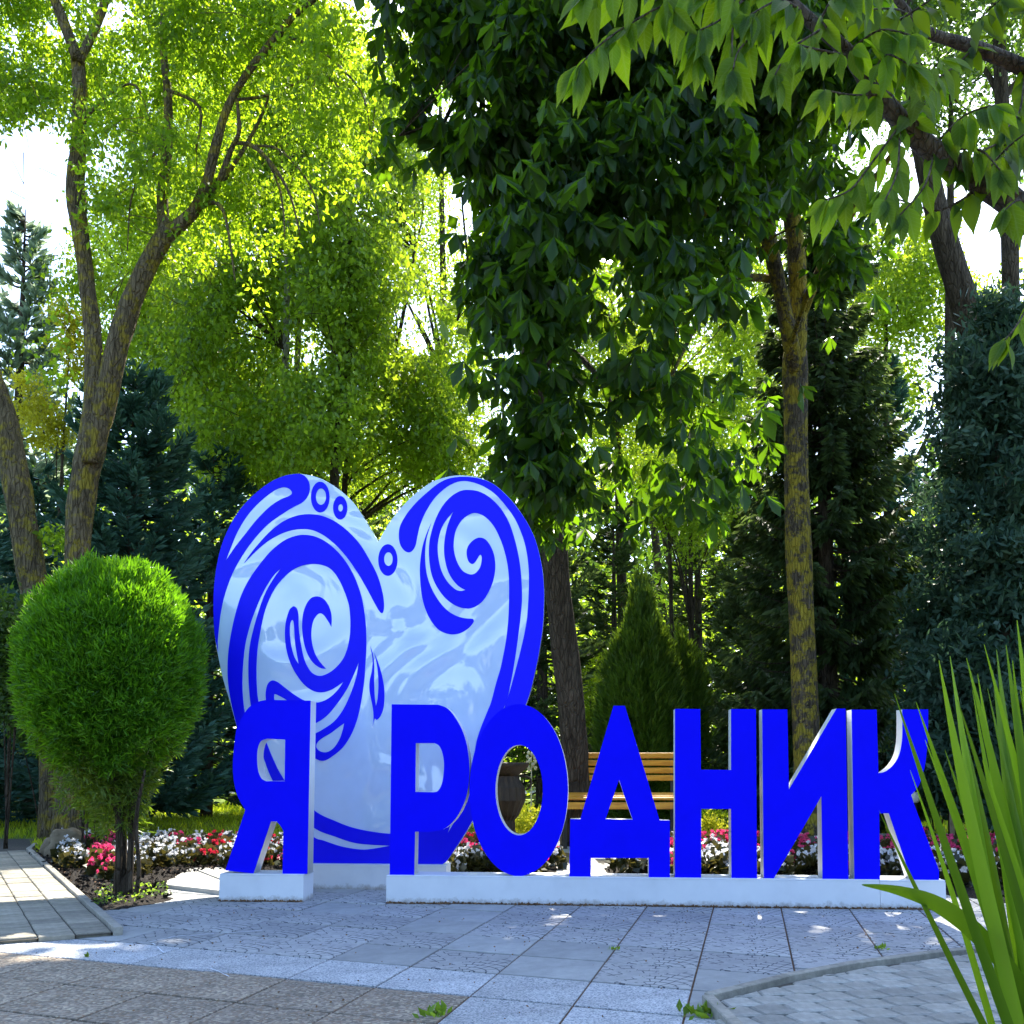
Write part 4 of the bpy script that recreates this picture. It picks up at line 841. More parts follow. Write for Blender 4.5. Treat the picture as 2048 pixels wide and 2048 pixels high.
# leaning trunks at the upper right
for L, Y, lab in (([(2030, 1690, 84), (2005, 1100, 74), (1985, 850, 72), (1962, 730, 72), (1926, 600, 70), (1896, 500, 64), (1868, 400, 58), (1838, 250, 50), (1815, 20, 40), (1800, -200, 28)], 14.2, 'bare dark trunk leaning left above the blue juniper'),
                  ([(2060, 1690, 60), (2040, 1100, 50), (2024, 700, 46), (2018, 420, 42), (2004, 200, 36), (1990, -100, 28)], 15.5, 'straight dark trunk at the right edge beside the sky gap')):
    t = tree_root(L[0][0], Y, lab); P = [(a, b_, c_, r_*.8) for a, b_, c_, r_ in path_px(L, Y)]; part_tube('trunk', P, M['bark_dark'], t, 12, .06)
    C = foliage(t, [(L[-1][0], -250, 260, 160, Y, 2), (L[-2][0]+40, 40, 150, 90, Y, 1.5)], M['wood'], 6000, .12, 100, .35)
    limbs(t, P[3:], C, M["bark_dark"], 12, .06)

# --- conifers
def spruce(px, Y, apex, Rm, label, m, nb=150, tw=26, droop=.25, bl=.15, name='spruce_tree', base=.3, curl=.3, hang=.0, shape=.85, group=None):
    t = tree_root(px, Y, label, name=name, group=group); top = at(px, apex, Y); H = top.z; b = Vector(t.location)
    part_tube('trunk', [(b.x, b.y, -.02, .03*H*.6), (b.x, b.y, H*.5, .018*H*.6), (b.x, b.y, H*.98, .01)], M['bark_dark'], t, 8, .04)
    bm = bmesh.new(); Ps = []; Ds = []; Ns = []; Ts = []
    for i in range(nb):
        u = (i+rnd.random())/nb; z = base+(H-base)*(1-(1-u)**1.0)*.97; L = Rm*max(.04, (1-(z-base)/(H-base)))**shape*rnd.uniform(.72, 1.12)+.10; az = rnd.random()*2*math.pi
        lift = .25*u-droop*(1-u); pts = []
        for k in range(6):
            s = k/5; pts.append(Vector((math.cos(az)*L*s, math.sin(az)*L*s, z+L*(lift*s*1.4 + curl*s*s*.8 - .1*math.sin(s*math.pi)))))
        tube(bm, [(*p, .018*(1-s/5.5)*H/8) for s, p in enumerate(pts)], 4, 0, n=1)
        side = Vector((-math.sin(az), math.cos(az), 0)); n = int(tw*(.35+L/Rm)); ti = rnd.random()
        for k in range(n):
            s = rnd.uniform(.12, 1.0)**.8; j = min(4, int(s*5)); p = pts[j]+(pts[j+1]-pts[j])*(s*5-j); d = (pts[j+1]-pts[j]).normalized(); sg = rnd.choice((-1, 1)); tl = .34*L*(1.15-s)*rnd.uniform(.5, 1.1)+.05
            td = (d*.75+side*sg*rnd.uniform(.4, 1)+Vector((0, 0, rnd.uniform(-.15, .1)-hang))).normalized(); m_ = max(2, int(tl/(bl*.42)))
            for q_ in range(m_):
                e = p+td*tl*(q_/m_)
                for _ in range(2): Ps.append(e+Vector((rnd.uniform(-.02, .02), rnd.uniform(-.02, .02), rnd.uniform(-.02, .02)))); Ds.append(td+Vector((rnd.uniform(-.5, .5), rnd.uniform(-.5, .5), rnd.uniform(-.35, .35)-hang*.8))); Ts.append(.35*ti+.4*s*rnd.random()+.25*(q_/m_))
    o = link('boughs', bm_mesh('boughs', bm), M['bark_dark'], t); o['kind'] = 'stuff'
    Ps = np.array(Ps); n = len(Ps); S = bl*rng.uniform(.7, 1.25, (n, 1)); S = np.hstack([S*1.1, S, S])
    o = link('needles', scatter('needles', NEED_V, LEAF_F, Ps, np.array(Ds), S, np.clip(Ts, 0, 1)), m, t); o['kind'] = 'stuff'
    return n
tot = 0
tot += spruce(250, 16, 735, 2.0, 'blue spruce with layered boughs left of the heart', M['spruce_blue'], 200, 46, .12, .17, curl=.35, base=.6, shape=.62)
tot += spruce(415, 20, 900, 2.0, 'darker blue spruce half hidden by the heart', M['spruce_blue'], 140, 34, .12, .19, base=.5, shape=.65)
tot += spruce(1660, 15.5, 430, 1.75, 'tall dark spruce with drooping boughs right of the chestnut trunk', M['spruce'], 330, 46, .30, .17, hang=.55, shape=.5)
tot += spruce(1500, 19, 1010, 1.1, 'small spruce with pale sunlit tips left of the lichen trunk', M['spruce_pale'], 150, 34, .10, .16, curl=.35)
tot += spruce(1085, 17, 860, 1.5, 'dark spruce directly behind the right lobe of the heart', M['spruce'], 150, 30, .15, .14)
tot += spruce(15, 24, 395, 2.6, 'hazy pale pine at the far left under the open sky', M['pine'], 150, 30, .0, .30, name='pine_tree', curl=.5)
tot += spruce(-90, 17, 700, 2.2, 'dark spruce cut by the left edge of the picture', M['spruce_blue'], 130, 30, .1, .16)
tot += spruce(60, 19, 930, 1.7, 'low blue green spruce between the two left trunks', M['spruce_blue'], 140, 30, .1, .14)
tot += spruce(1790, 21, 700, 2.0, 'silvery blue spruce glimpsed between dark spruce and juniper', M['spruce_blue'], 130, 30, .1, .16)
tot += spruce(1230, 23, 1000, 1.9, 'dark spruce behind the columnar thuja', M['spruce'], 120, 30, .1, .17)
tot += spruce(1400, 26, 900, 2.3, 'far dark spruce behind the many stemmed tree', M['spruce'], 120, 30, .1, .19)
tot += spruce(720, 28, 880, 2.6, 'far dark spruce behind the notch of the heart', M['spruce'], 120, 28, .1, .2)
def sprays(root, surf, n, m, ln, wd=.55, up=.9, name='foliage', jit=.25, fan=3):
    """flat scale-leaved sprays all over a shape; surf(n) -> points, outward directions"""
    P, O = surf(n); P = np.repeat(P, fan, 0)+rng.normal(size=(n*fan, 3))*.012; O = np.repeat(O, fan, 0); D = O*.75+rng.normal(size=O.shape)*jit*1.6; D[:, 2] += up
    S = ln*rng.uniform(.5, 1.25, (len(P), 1)); S = np.hstack([S*wd, S, S]); b = np.array(root.location)
    t_ = np.clip(np.repeat(rng.random(n), fan)*.6+rng.random(len(P))*.4, 0, 1)
    o = link(name, scatter(name, NEED_V, LEAF_F, P-b, D, S, t_), m, root); o['kind'] = 'stuff'
def lumpy(c, r, depth=.35, power=.5, lo=-1.0, taper=0, amp=.12, fq=2.2):
    c = np.array(c); r = np.array(r)
    def f(n):
        u = unit(rng.normal(size=(n*2, 3))); u = u[u[:, 2] > lo][:n]; k = len(u)
        nz = np.array([mnoise.noise(Vector(v*fq+c*1.3))+.5*mnoise.noise(Vector(v*fq*2.7+c)) for v in u])
        s = (1+amp*nz*2)*(1-depth*rng.random(k)**2); q = u*s[:, None]
        if taper: q[:, :2] *= (1-taper*np.clip(q[:, 2], -1, 1))[:, None]
        return c+q*r, u
    return f
# round thuja on its own stems
t = tree_root(245, 7.75, 'round clipped thuja on dark twisted stems left of the letter Я', cat='shrub', name='thuja_shrub')
c = at(222, 1345, 7.75)
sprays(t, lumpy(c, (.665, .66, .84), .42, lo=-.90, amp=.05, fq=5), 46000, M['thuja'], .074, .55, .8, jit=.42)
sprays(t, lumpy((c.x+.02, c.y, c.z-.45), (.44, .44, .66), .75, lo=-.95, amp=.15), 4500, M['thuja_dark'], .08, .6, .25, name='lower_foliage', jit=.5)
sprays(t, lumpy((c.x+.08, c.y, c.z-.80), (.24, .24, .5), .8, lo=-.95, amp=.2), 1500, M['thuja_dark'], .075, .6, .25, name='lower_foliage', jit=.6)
bpx = [(245, 1795, 40), (240, 1700, 34), (243, 1600, 30)]
for k, L in enumerate(([(232, 1797, 26), (238, 1690, 22), (232, 1580, 22), (205, 1480, 16), (150, 1380, 9)], [(258, 1797, 26), (262, 1690, 20), (266, 1580, 20), (290, 1480, 14), (330, 1390, 8)], [(245, 1800, 30), (247, 1660, 24), (250, 1540, 20), (240, 1400, 14), (220, 1250, 7)],
                       [(240, 1640, 14), (205, 1570, 12), (165, 1520, 9), (120, 1470, 5)], [(262, 1620, 13), (285, 1560, 11), (300, 1500, 7)], [(232, 1600, 12), (190, 1500, 9), (140, 1440, 5)], [(270, 1795, 18), (278, 1740, 14), (272, 1640, 14), (290, 1540, 8)])):
    part_tube('stem', [(a, b_, c_, r_*.62) for a, b_, c_, r_ in path_px(L, 7.75, 7.75+(k % 3-1)*.22)], M['bark_dark'], t, 7, .12)
# columnar thujas
t = tree_root(1285, 15.5, 'dark columnar thuja with a bright rim behind the letters Д and Н', cat='shrub', name='columnar_thuja'); c = at(1283, 1440, 15.5)
part_tube('stem', [(c.x, 15.5, -.02, .06), (c.x, 15.5, c.z, .04)], M['bark_dark'], t, 6)
sprays(t, lumpy((c.x, 15.5, c.z), (.62, .6, 1.88), .3, taper=.34, amp=.14, fq=3), 20000, M['thuja_dark'], .15, .5, 1.1)
t = tree_root(1372, 15.9, 'smaller sunlit thuja leaning against the dark columnar one', cat='shrub', name='columnar_thuja'); c = at(1368, 1450, 15.9)
part_tube('stem', [(c.x, 15.9, -.02, .05), (c.x, 15.9, c.z, .03)], M['bark_dark'], t, 6)
sprays(t, lumpy((c.x, 15.9, c.z), (.36, .36, 1.25), .35, amp=.2, fq=3), 8000, M['thuja_dark'], .13, .55, .9)
# juniper at the right
t = tree_root(1990, 12, 'large blue green juniper along the right edge', cat='shrub', name='juniper'); c = at(2005, 1190, 12)
part_tube('stem', [(c.x, 12, -.02, .12), (c.x, 12, c.z, .07), (c.x, 12, c.z*1.7, .03)], M['bark_dark'], t, 8)
foliage(t, [(2005, 1080, 150, 470, 12, .8), (1995, 1420, 175, 230, 12, .9), (2010, 760, 110, 190, 12, .6)], M['juniper'], 46000, .125, 330, .15, 0, tmpl=(NEED_V, LEAF_F), up=.35, wid=1.2)
t = tree_root(1890, 13.2, 'slimmer juniper between the dark spruce and the right edge', cat='shrub', name='juniper'); c = at(1900, 1270, 13.2)
part_tube('stem', [(c.x, 13.2, -.02, .1), (c.x, 13.2, c.z, .06)], M['bark_dark'], t, 8)
foliage(t, [(1885, 1250, 62, 330, 13.2, .5), (1895, 1480, 90, 160, 13.2, .6)], M['juniper'], 18000, .13, 150, .14, 0, tmpl=(NEED_V, LEAF_F), up=.35, wid=1.2)

# --- shrubs
def shrub(px, Y, py, rx, rz, label, m, n, size, stems=5, ncl=40, spread=.09, up=.2, wid=1.0):
    t = tree_root(px, Y, label, cat='shrub', name='shrub'); b = Vector(t.location); C = foliage(t, [(px, py, rx, rz, Y, rx*Y/FPX*.8)], m, n, size, ncl, spread, 0, up=up, wid=wid)
    for k in range(stems):
        c = C[rng.integers(len(C))]; part_tube('stem', [(b.x+rnd.uniform(-.05, .05), b.y, -.02, .014), ((b.x+c[0])/2, (b.y+c[1])/2, c[2]*.5, .01), (c[0], c[1], c[2], .005)], M['bark_dark'], t, 5, .03)
shrub(195, 10.8, 1612, 38, 55, 'leafy light green lilac shoot beside the thuja stems', M['shrub'], 420, .10, 5, 22, .05, wid=1.3)
shrub(172, 10.6, 1560, 20, 34, 'tall thin leafy shoot above the rock and white flowers', M['shrub'], 130, .09, 3, 10, .04, wid=1.3)
shrub(1870, 15, 1555, 62, 62, 'sunlit round bush right of the letter К', M['maple'], 2600, .06, 6, 60, .10)
shrub(1690, 17, 1405, 62, 50, 'bright leafy shoots above the letter И', M['maple'], 1600, .07, 6, 50, .12)
shrub(1180, 17.5, 1440, 40, 150, 'yellow green bush squeezed between trunk and columnar thuja', M['maple'], 3600, .07, 6, 80, .14)
shrub(1045, 17, 1470, 36, 110, 'leafy bush in the gap right of the heart', M['birch'], 2600, .06, 6, 60, .14)
shrub(1420, 12.6, 1652, 22, 26, 'lime green low bush glimpsed through the letter Н', M['lime'], 900, .045, 5, 40, .05)
shrub(20, 12.5, 1330, 60, 150, 'dark green bush at the left edge under the leaning trunk', M['wood'], 4200, .08, 6, 90, .14)
shrub(95, 13.8, 1440, 70, 70, 'shaded bush behind the round thuja', M['wood'], 2600, .08, 6, 60, .14)
shrub(1990, 13, 1600, 60, 60, 'shaded bush behind the long blades at the right', M['wood'], 2600, .07, 6, 60, .12)
shrub(2040, 17, 1560, 90, 60, 'far green bush at the right edge', M['maple'], 2600, .08, 6, 60, .14)
# --- wood far behind, and an unseen ring added around for reflections
def far_wood(name, x0, x1, Y0, Y1, zt, n, size, m, zf=lambda x: 1.0):
    x = rng.uniform(x0, x1, n//40); yy = rng.uniform(Y0, Y1, n//40); z = rng.random(n//40)**.9*zt*(.6+.4*np.array([mnoise.noise(Vector((a*.13, b*.2, 4)))+.5 for a, b in zip(x, yy)]))
    C = np.stack([x, yy, z+.3], 1); P = np.repeat(C, 40, 0)+rng.normal(size=(len(C)*40, 3))*np.array([.8, .8, .5])
    P = P[P[:, 2] > 0]; D = rng.normal(size=P.shape); S = size*rng.uniform(.6, 1.4, (len(P), 1)); S = np.hstack([S, S, S])
    o = link(name, scatter(name, LEAF_V, LEAF_F, P, D, S), m); o['kind'] = 'stuff'; return o
far_wood('far_wood', -34, 34, 46, 58, 20, 100000, .45, M['wood'])
far_wood('far_undergrowth', -26, 26, 28, 33, 9.5, 70000, .20, M['birch'])
far_wood('added_reflection_wood', -40, 40, -44, -34, 9, 30000, .55, M['wood'])  # out of view, added for the glossy heart to reflect
far_wood('added_wood_left', -32, -24, -22, 40, 8, 16000, .5, M['wood'])  # unseen side of the added ring
far_wood('added_wood_right', 24, 32, -22, 40, 8, 16000, .5, M['wood'])  # likewise out of view, closes the added ring
#PART4
# ---------------------------------------------------------------- GRASS
def grass(name, n, xr, yr, h, m, keep=None):
    P = np.stack([rng.uniform(*xr, n), rng.uniform(*yr, n), np.full(n, -.02)], 1)
    if keep is not None: P = P[keep(P)]
    n = len(P); D = rng.normal(size=(n, 3))*.35; D[:, 2] = 1; S = h*rng.uniform(.5, 1.3, (n, 1)); S = np.hstack([S*.55, S, S])
    o = link(name, scatter(name, NEED_V, LEAF_F, P, D, S), m); o['kind'] = 'stuff'; return o
yk = gnd(1000, 1678).y
grass('lawn_grass', 60000, (-11, 13), (yk+.1, 27), .11, M['grass'], lambda P: (np.abs(P[:, 0]) < .56*P[:, 1]+.5))
G3 = gnd(88, 1700)
grass('verge_grass', 2600, (G3.x-.6, G3.x+.9), (G3.y-.7, G3.y+1.2), .12, M['grass'], lambda P: (P[:, 0]-G3.x) > -(P[:, 1]-G3.y)*.55-.1)

def litter(name, poly, n, m, size, z=.03):
    xs = [p[0] for p in poly]; ys = [p[1] for p in poly]; P = []
    while len(P) < n:
        q = (rnd.uniform(min(xs), max(xs)), rnd.uniform(min(ys), max(ys)))
        if inside(q, poly): P.append((q[0], q[1], z+rnd.uniform(0, .02)))
    P = np.array(P); D = rng.normal(size=P.shape); D[:, 2] *= .4; S = size*rng.uniform(.4, 1.5, (n, 1)); S = np.hstack([S*1.2, S, S])
    o = link(name, scatter(name, LEAF_V, LEAF_F, P, D, S), m); o['kind'] = 'stuff'
litter('bark_mulch', BEDL, 5200, M['soil'], .035); litter('dry_litter', BEDL, 900, M['dry'], .02, .035); litter('bark_mulch', BEDR, 3500, M['soil'], .04)
litter('dry_litter', [(-2.6, 4.0), (2.2, 4.0), (3.2, 6.9), (-2.6, 7.4)], 420, M['dry'], .011, .006)
litter('bed_weeds', [G2(190, 1822), G2(345, 1800), G2(330, 1775), G2(200, 1780)], 260, M['shrub'], .03, .035)
# weeds in the joints
def weed(x, y, s, label):
    p = gnd(x, y); n = int(26*s); P = rng.normal(size=(n, 3))*np.array([.03, .02, .0])*s; D = rng.normal(size=(n, 3)); D[:, 2] = np.abs(D[:, 2])+.5; S = .045*s**.5*rng.uniform(.5, 1.3, (n, 1)); S = np.hstack([S*.8, S, S])
    t = empty('weed', (p.x, p.y, 0), label, 'weed', 'weeds in the paving joints')
    o = link('leaves', scatter('leaves', LEAF_V, LEAF_F, P, D, S), M['shrub'], t); o['kind'] = 'stuff'
weed(870, 2030, 1.2, 'weed growing in the joint at the bottom edge of the picture')
weed(1400, 2030, 1.5, 'grassy weed growing at the end of the right kerb')
weed(1225, 1900, .4, 'small upright weed in the long joint below the letter Д')
weed(1757, 1898, .6, 'green weed in the joint below the letter К')
weed(172, 1914, .4, 'small weed where the white tiles meet the brown ones at left')
# dry grass and grit gathered along the foot of the plinths
def foot(u0, u1, off, n):
    P = []; 
    for _ in range(n):
        u = rnd.uniform(u0, u1); p = ORG+U*u+DD*(off-.006-abs(rnd.gauss(0, .010))); P.append((p.x, p.y, .0))
    P = np.array(P); D = rng.normal(size=P.shape); D[:, 2] = np.abs(D[:, 2])*.8; S = .016*rng.uniform(.4, 1.6, (len(P), 1)); S = np.hstack([S*1.4, S, S])
    o = link('dry_grass', scatter('dry_grass', LEAF_V, LEAF_F, P, D, S), M['dry']); o['kind'] = 'stuff'
foot(onplane(772, 1806, 0)[0], onplane(1892, 1790, 0)[0], 0, 2600); foot(u_l, u_r, 0, 420)

# ---------------------------------------------------------------- BEGONIAS
def begonia(kind, seed):
    r = np.random.default_rng(seed); n = 90; u = unit(r.normal(size=(n, 3))); u[:, 2] = np.abs(u[:, 2]); P = u*np.array([.12, .12, .15])*r.uniform(.5, 1, (n, 1)); D = u+r.normal(size=(n, 3))*.5
    P[:, 2] += .02; S = r.uniform(.05, .08, (n, 1)); fo = scatter('leaves', [(0, 0, 0), (.42, .4, .08), (.2, 1, 0), (-.42, .5, .08)], LEAF_F, P, D, np.hstack([S*1.5, S, S]))
    V = []; F = []; k = 7
    nf = 19; c = unit(r.normal(size=(nf, 3))); c[:, 2] = np.abs(c[:, 2])+.35; c = unit(c)*np.array([.13, .13, .19])*r.uniform(.8, 1.1, (nf, 1)); c[:, 2] += .02
    P = np.repeat(c, 5, 0); D = r.normal(size=P.shape); D[:, 2] += .35; D[:, 1] -= .3; S = r.uniform(.020, .034, (len(P), 1))
    fl = scatter('flowers', [(0, 0, 0), (.5, .5, .1), (0, 1, 0), (-.5, .5, .1)], LEAF_F, P, D, np.hstack([S*1.25, S, S]))
    fo.materials.append(M['bronze']); fl.materials.append(M['petal_'+kind]); return fo, fl
BG = {k: [begonia(k, s+ord(k[0])*10) for s in range(4)] for k in ('white', 'pink', 'red')}
def plant(x, y, kind, where, s=1.0):
    p = gnd(x, y, .02)
    zone = [(150, 'beside the rock at the path corner'), (215, 'left of the round thuja'), (262, 'directly under the round thuja'), (320, 'right of the thuja stems'), (385, 'between thuja and the reversed letter Я'), (450, 'at the left edge of the letter Я'), (545, 'seen under the leg of the letter Я'), (640, 'behind the short plinth'),
            (930, 'right of the heart base'), (1000, 'left below the oval letter О'), (1130, 'behind the oval letter О'), (1230, 'behind the letter Д'), (1310, 'behind the right foot of the letter Д'), (1400, 'behind the left post of the letter Н'), (1470, 'between the posts of the letter Н'), (1540, 'between the letters Н and И'),
            (1640, 'behind the slanting stroke of И'), (1710, 'between the letters И and К'), (1780, 'behind the stem of the letter К'), (1850, 'under the leg of the letter К'), (1930, 'just right of the letter К'), (9999, 'behind the long green blades')]
    z_ = next(t_ for m_, t_ in zone if x < m_); row = 'front row' if y > 1740 else ('middle row' if y > 1722 else 'back row')
    t = empty('begonia', p, '%s begonia %s, %s' % (kind, z_, row), 'flower', '%s begonias in the %s' % (kind, where), rz=rnd.random()*6.28)
    s *= rnd.uniform(.85, 1.15); t.scale = (s, s, s); fo, fl = BG[kind][rnd.randrange(4)]
    for nm, me in (('leaves', fo), ('flowers', fl)): a = bpy.data.objects.new(nm, me); COL.objects.link(a); a.parent = t; a['kind'] = 'stuff'
def bed(region, where, step, rule, s=1.0, zmin=0):
    xs = [p[0] for p in region]; ys = [p[1] for p in region]; y = min(ys); k = 0
    while y < max(ys):
        x = min(xs)+(k % 2)*step/2
        while x < max(xs):
            q = (x+rnd.uniform(-.05, .05), y+rnd.uniform(-.05, .05))
            if inside(q, region):
                px, py, _ = to_px(np.array([[q[0], q[1], .02]])); kind = rule(float(px[0]), float(py[0]), q)
                if kind: plant(float(px[0]), float(py[0]), kind, where, s)
            x += step
        y += step; k += 1
def ruleL(x, y, q):
    if x > 640 or y > 1786: return None
    if y > 1745 and x > 275: return None
    if x > 150 and y > 1770 and rnd.random() < .5: return None
    if 180 < x < 240 and y < 1785: return 'pink'
    if 345 < x < 392 and y < 1730: return 'pink' if rnd.random() < .8 else 'white'
    if 405 < x < 445: return 'red'
    if 520 < x < 580: return 'red' if rnd.random() < .7 else 'white'
    if x > 450 and rnd.random() < .3: return 'pink'
    return 'white'
FB = [G2(98, 1716), G2(215, 1792), G2(300, 1775), G2(330, 1745), G2(640, 1738), G2(640, 1706), G2(400, 1700), G2(110, 1698)]
bed(FB, 'left flower bed', .26, ruleL, 1.05)
bed([G2(870, 1758), G2(1000, 1758), G2(1118, 1745), G2(1100, 1718), G2(1040, 1706), G2(880, 1706)], 'bed between heart and oval letter', .27, lambda x, y, q: 'white' if (y > 1728 and rnd.random() < .5) else rnd.choice(['pink', 'red', 'white', 'pink']), 1.05)
def ruleR(x, y, q):
    if x > 2030: return None
    back = y < 1732 + (x-1300)*.02
    if x < 1290: return 'white' if rnd.random() < .6 else None
    if back: return 'pink' if rnd.random() < .85 else 'white'
    return 'white' if rnd.random() < .85 else 'pink'
bed([G2(1225, 1748), G2(1320, 1758), G2(1560, 1762), G2(1780, 1770), G2(1990, 1790), G2(2130, 1745), G2(2130, 1712), G2(1330, 1708), G2(1235, 1726)], 'right flower bed', .285, ruleR, 1.2)

# ---------------------------------------------------------------- ROCK, URN, BENCH, LAMP, POST
def rock(x, y, Y, r, label):
    bm = bmesh.new(); bmesh.ops.create_icosphere(bm, subdivisions=4, radius=1)
    for v in bm.verts:
        n = mnoise.noise(v.co*1.6+Vector((3, 1, 7)))*.35+mnoise.noise(v.co*5)*.08; v.co = v.co*(1+n); v.co = Vector((v.co.x*r[0], v.co.y*r[1], max(v.co.z, -.5)*r[2]))
    o = link('rock', bm_mesh('rock', bm, True), M['rock']); p = at(x, y, Y); o.location = (p.x, Y, r[2]*.45); tag(o, label, 'rock')
rock(137, 1668, 11.2, (.27, .2, .22), 'rounded brown rock lying behind the white flowers')
# bench
YB = 12.6; bl_, br_ = at(1085, 1600, YB).x, at(1392, 1600, YB).x; zt_ = at(1200, 1505, YB).z; zs_ = at(1200, 1590, YB).z
t = empty('park_bench', ((bl_+br_)/2, YB, 0), 'yellow slatted park bench facing the sign from behind the letter Д', 'bench')
def part_box(name, c, s, m, root, rx=0, bev=.006, ry=0):
    bm = bmesh.new(); box_bm(bm, (0, 0, 0), s, None, bev); rot = Matrix.Rotation(rx, 3, 'X') @ Matrix.Rotation(ry, 3, 'Y'); bmesh.ops.rotate(bm, cent=(0, 0, 0), matrix=rot, verts=bm.verts)
    o = link(name, bm_mesh(name, bm), m, root); o.location = Vector(c)-Vector(root.location); return o
XB = (bl_+br_)/2; WB = br_-bl_
for k in range(4):
    z = zt_-.035-k*.095; part_box('back_slat', (XB, YB-.02+.22+(zt_-z)*-.25+.05, z), (WB, .028, .072), M['bench_wood'], t, R(12), .008)
for k, (yo, za, zb, hh, rx_) in enumerate(((-.30, .49, .575, .03, 0), (-.24, .60, .64, .05, 70), (-.15, .632, .66, .075, 82), (-.04, .655, .68, .085, 86))):
    part_box('seat_slat', (XB, YB+yo, (za+zb)/2), (WB, .03 if k == 0 else .085, (zb-za) if k == 0 else .032), M['bench_wood'], t, 0 if k == 0 else R(8), .008)
for sx in (-.36, .36):
    x = XB+sx*WB
    part_box('leg', (x, YB-.24, (zs_-.06)/2), (.05, .05, zs_-.06), M['dark_metal'], t); part_box('leg', (x, YB+.16, (zs_-.06)/2), (.05, .05, zs_-.06), M['dark_metal'], t, R(-6))
    part_box('seat_frame', (x, YB-.05, zs_-.075), (.045, .46, .03), M['dark_metal'], t); part_box('back_frame', (x, YB+.22, (zs_+zt_)/2-.06), (.04, .03, zt_-zs_+.05), M['dark_metal'], t, R(-13))
# urn behind the oval letter
YU = 10.9; c = at(1003, 1600, YU); sc = YU/FPX; ground_y = 0
prof = [(1688, 30), (1680, 36), (1660, 27), (1640, 26), (1630, 34), (1600, 47), (1575, 45), (1560, 36), (1552, 33), (1545, 40), (1535, 52), (1529, 56), (1525, 54), (1527, 44), (1545, 34), (1560, 28)]
t = empty('urn', (c.x, YU, 0), 'dark fluted garden urn seen through the hole of the letter О', 'urn')
def lathe(name, prof, m, root, n=40, flute=0.0):
    bm = bmesh.new(); rings = []
    for z, r in prof:
        rings.append([bm.verts.new((r*(1+flute*math.cos(k*math.pi*2/n*(n/2)))*math.cos(2*math.pi*k/n), r*(1+flute*math.cos(k*math.pi))*math.sin(2*math.pi*k/n), z)) for k in range(n)])
    for A, B in zip(rings[:-1], rings[1:]):
        for k in range(n): bm.faces.new((A[k], A[(k+1) % n], B[(k+1) % n], B[k]))
    bm.faces.new(rings[0][::-1]); bm.faces.new(rings[-1]); bmesh.ops.recalc_face_normals(bm, faces=bm.faces)
    return link(name, bm_mesh(name, bm, flute == 0), m, root)
body = [(at(0, y, YU).z, r*sc) for y, r in prof]; zb_ = body[0][0]
lathe('body', [(z, r) for z, r in body[:9]], M['urn'], t, 40, .025); lathe('rim', [(z, r) for z, r in body[8:]], M['urn'], t, 40)
lathe('foot', [(-.01, 34*sc), (.03, 36*sc), (max(.05, zb_), 30*sc)], M['urn'], t, 24)
for s_ in (-1, 1):
    bm = bmesh.new(); z0_ = at(0, 1552, YU).z; tube(bm, [(s_*36*sc, 0, z0_, .012), (s_*56*sc, 0, z0_-.02, .013), (s_*58*sc, 0, z0_-.11, .013), (s_*48*sc, 0, z0_-.15, .012)], 6, 0)
    link('handle', bm_mesh('handle', bm, True), M['urn'], t)
# lime plant, yellow iris leaves and the cream flower spike next to it
p = gnd(1052, 1700); t = empty('lime_plant', (p.x, p.y, 0), 'bright lime green leafy plant seen through the hole of the letter О', 'plant')
foliage(t, [(1054, 1650, 40, 36, p.y, .25)], M['lime'], 1400, .05, 50, .06, 0, up=.3, name='leaves')
def blade_mesh(base, tip, wd, bend=(0, 0, 0), n=9, fold=.18, twist=0.0):
    """long sword leaf from base to tip, bowed by `bend`, folded along its middle"""
    b = Vector(base); e = Vector(tip); V = []; F = []; mid = (b+e)/2+Vector(bend)
    pts = [(1-s)**2*b+2*s*(1-s)*mid+s*s*e for s in [k/n for k in range(n+1)]]
    for k, p_ in enumerate(pts):
        s = k/n; d = (pts[min(n, k+1)]-pts[max(0, k-1)]).normalized(); x = d.cross(Vector((math.sin(twist+s*.5), math.cos(twist+s*.5), .1))).normalized(); z = x.cross(d)
        w_ = wd*(.62+.55*math.sin(min(1, s*1.6)*math.pi*.5))*max(.03, (1-s**2.6))**.9/1.17
        V += [p_-x*w_/2+z*w_*fold, p_, p_+x*w_/2+z*w_*fold]
    for k in range(n):
        i = 3*k; F += [(i, i+1, i+4, i+3), (i+1, i+2, i+5, i+4)]
    return [tuple(v) for v in V], F
p = gnd(1062, 1695); t = empty('flower_spike', (p.x, p.y, 0), 'tall stalk with cream bell flowers and sword leaves, inside the oval letter', 'flower'); b = Vector(t.location)
Y_ = p.y
for k in range(14):
    e = at(1062+rnd.uniform(-32, 34), rnd.uniform(1575, 1640), Y_)-b; V, F = blade_mesh((rnd.uniform(-.03, .03), rnd.uniform(-.03, .03), 0), e, .035, (0, 0, .06), 5); link('leaf', np_mesh('leaf', V, F, np.full(len(V), rnd.random())), M['shrub'], t)
top = at(1063, 1500, Y_)-b
bm = bmesh.new(); tube(bm, [(0, 0, 0, .012), (top.x*.5, top.y*.5, top.z*.5, .010), (top.x, top.y, top.z, .005)], 6, 0); link('stalk', bm_mesh('stalk', bm, True), M['cream'], t)
for k in range(15):
    z = top.z*(.80+.2*k/15) if False else top.z-.02-.24*k/15; a = k*2.4; bm = bmesh.new(); bmesh.ops.create_uvsphere(bm, u_segments=8, v_segments=6, radius=.022); bmesh.ops.scale(bm, vec=(1, 1, 1.2), verts=bm.verts); o = link('bell', bm_mesh('bell', bm, True), M['cream'], t); o.location = (top.x+math.cos(a)*.05, top.y+math.sin(a)*.04, z)
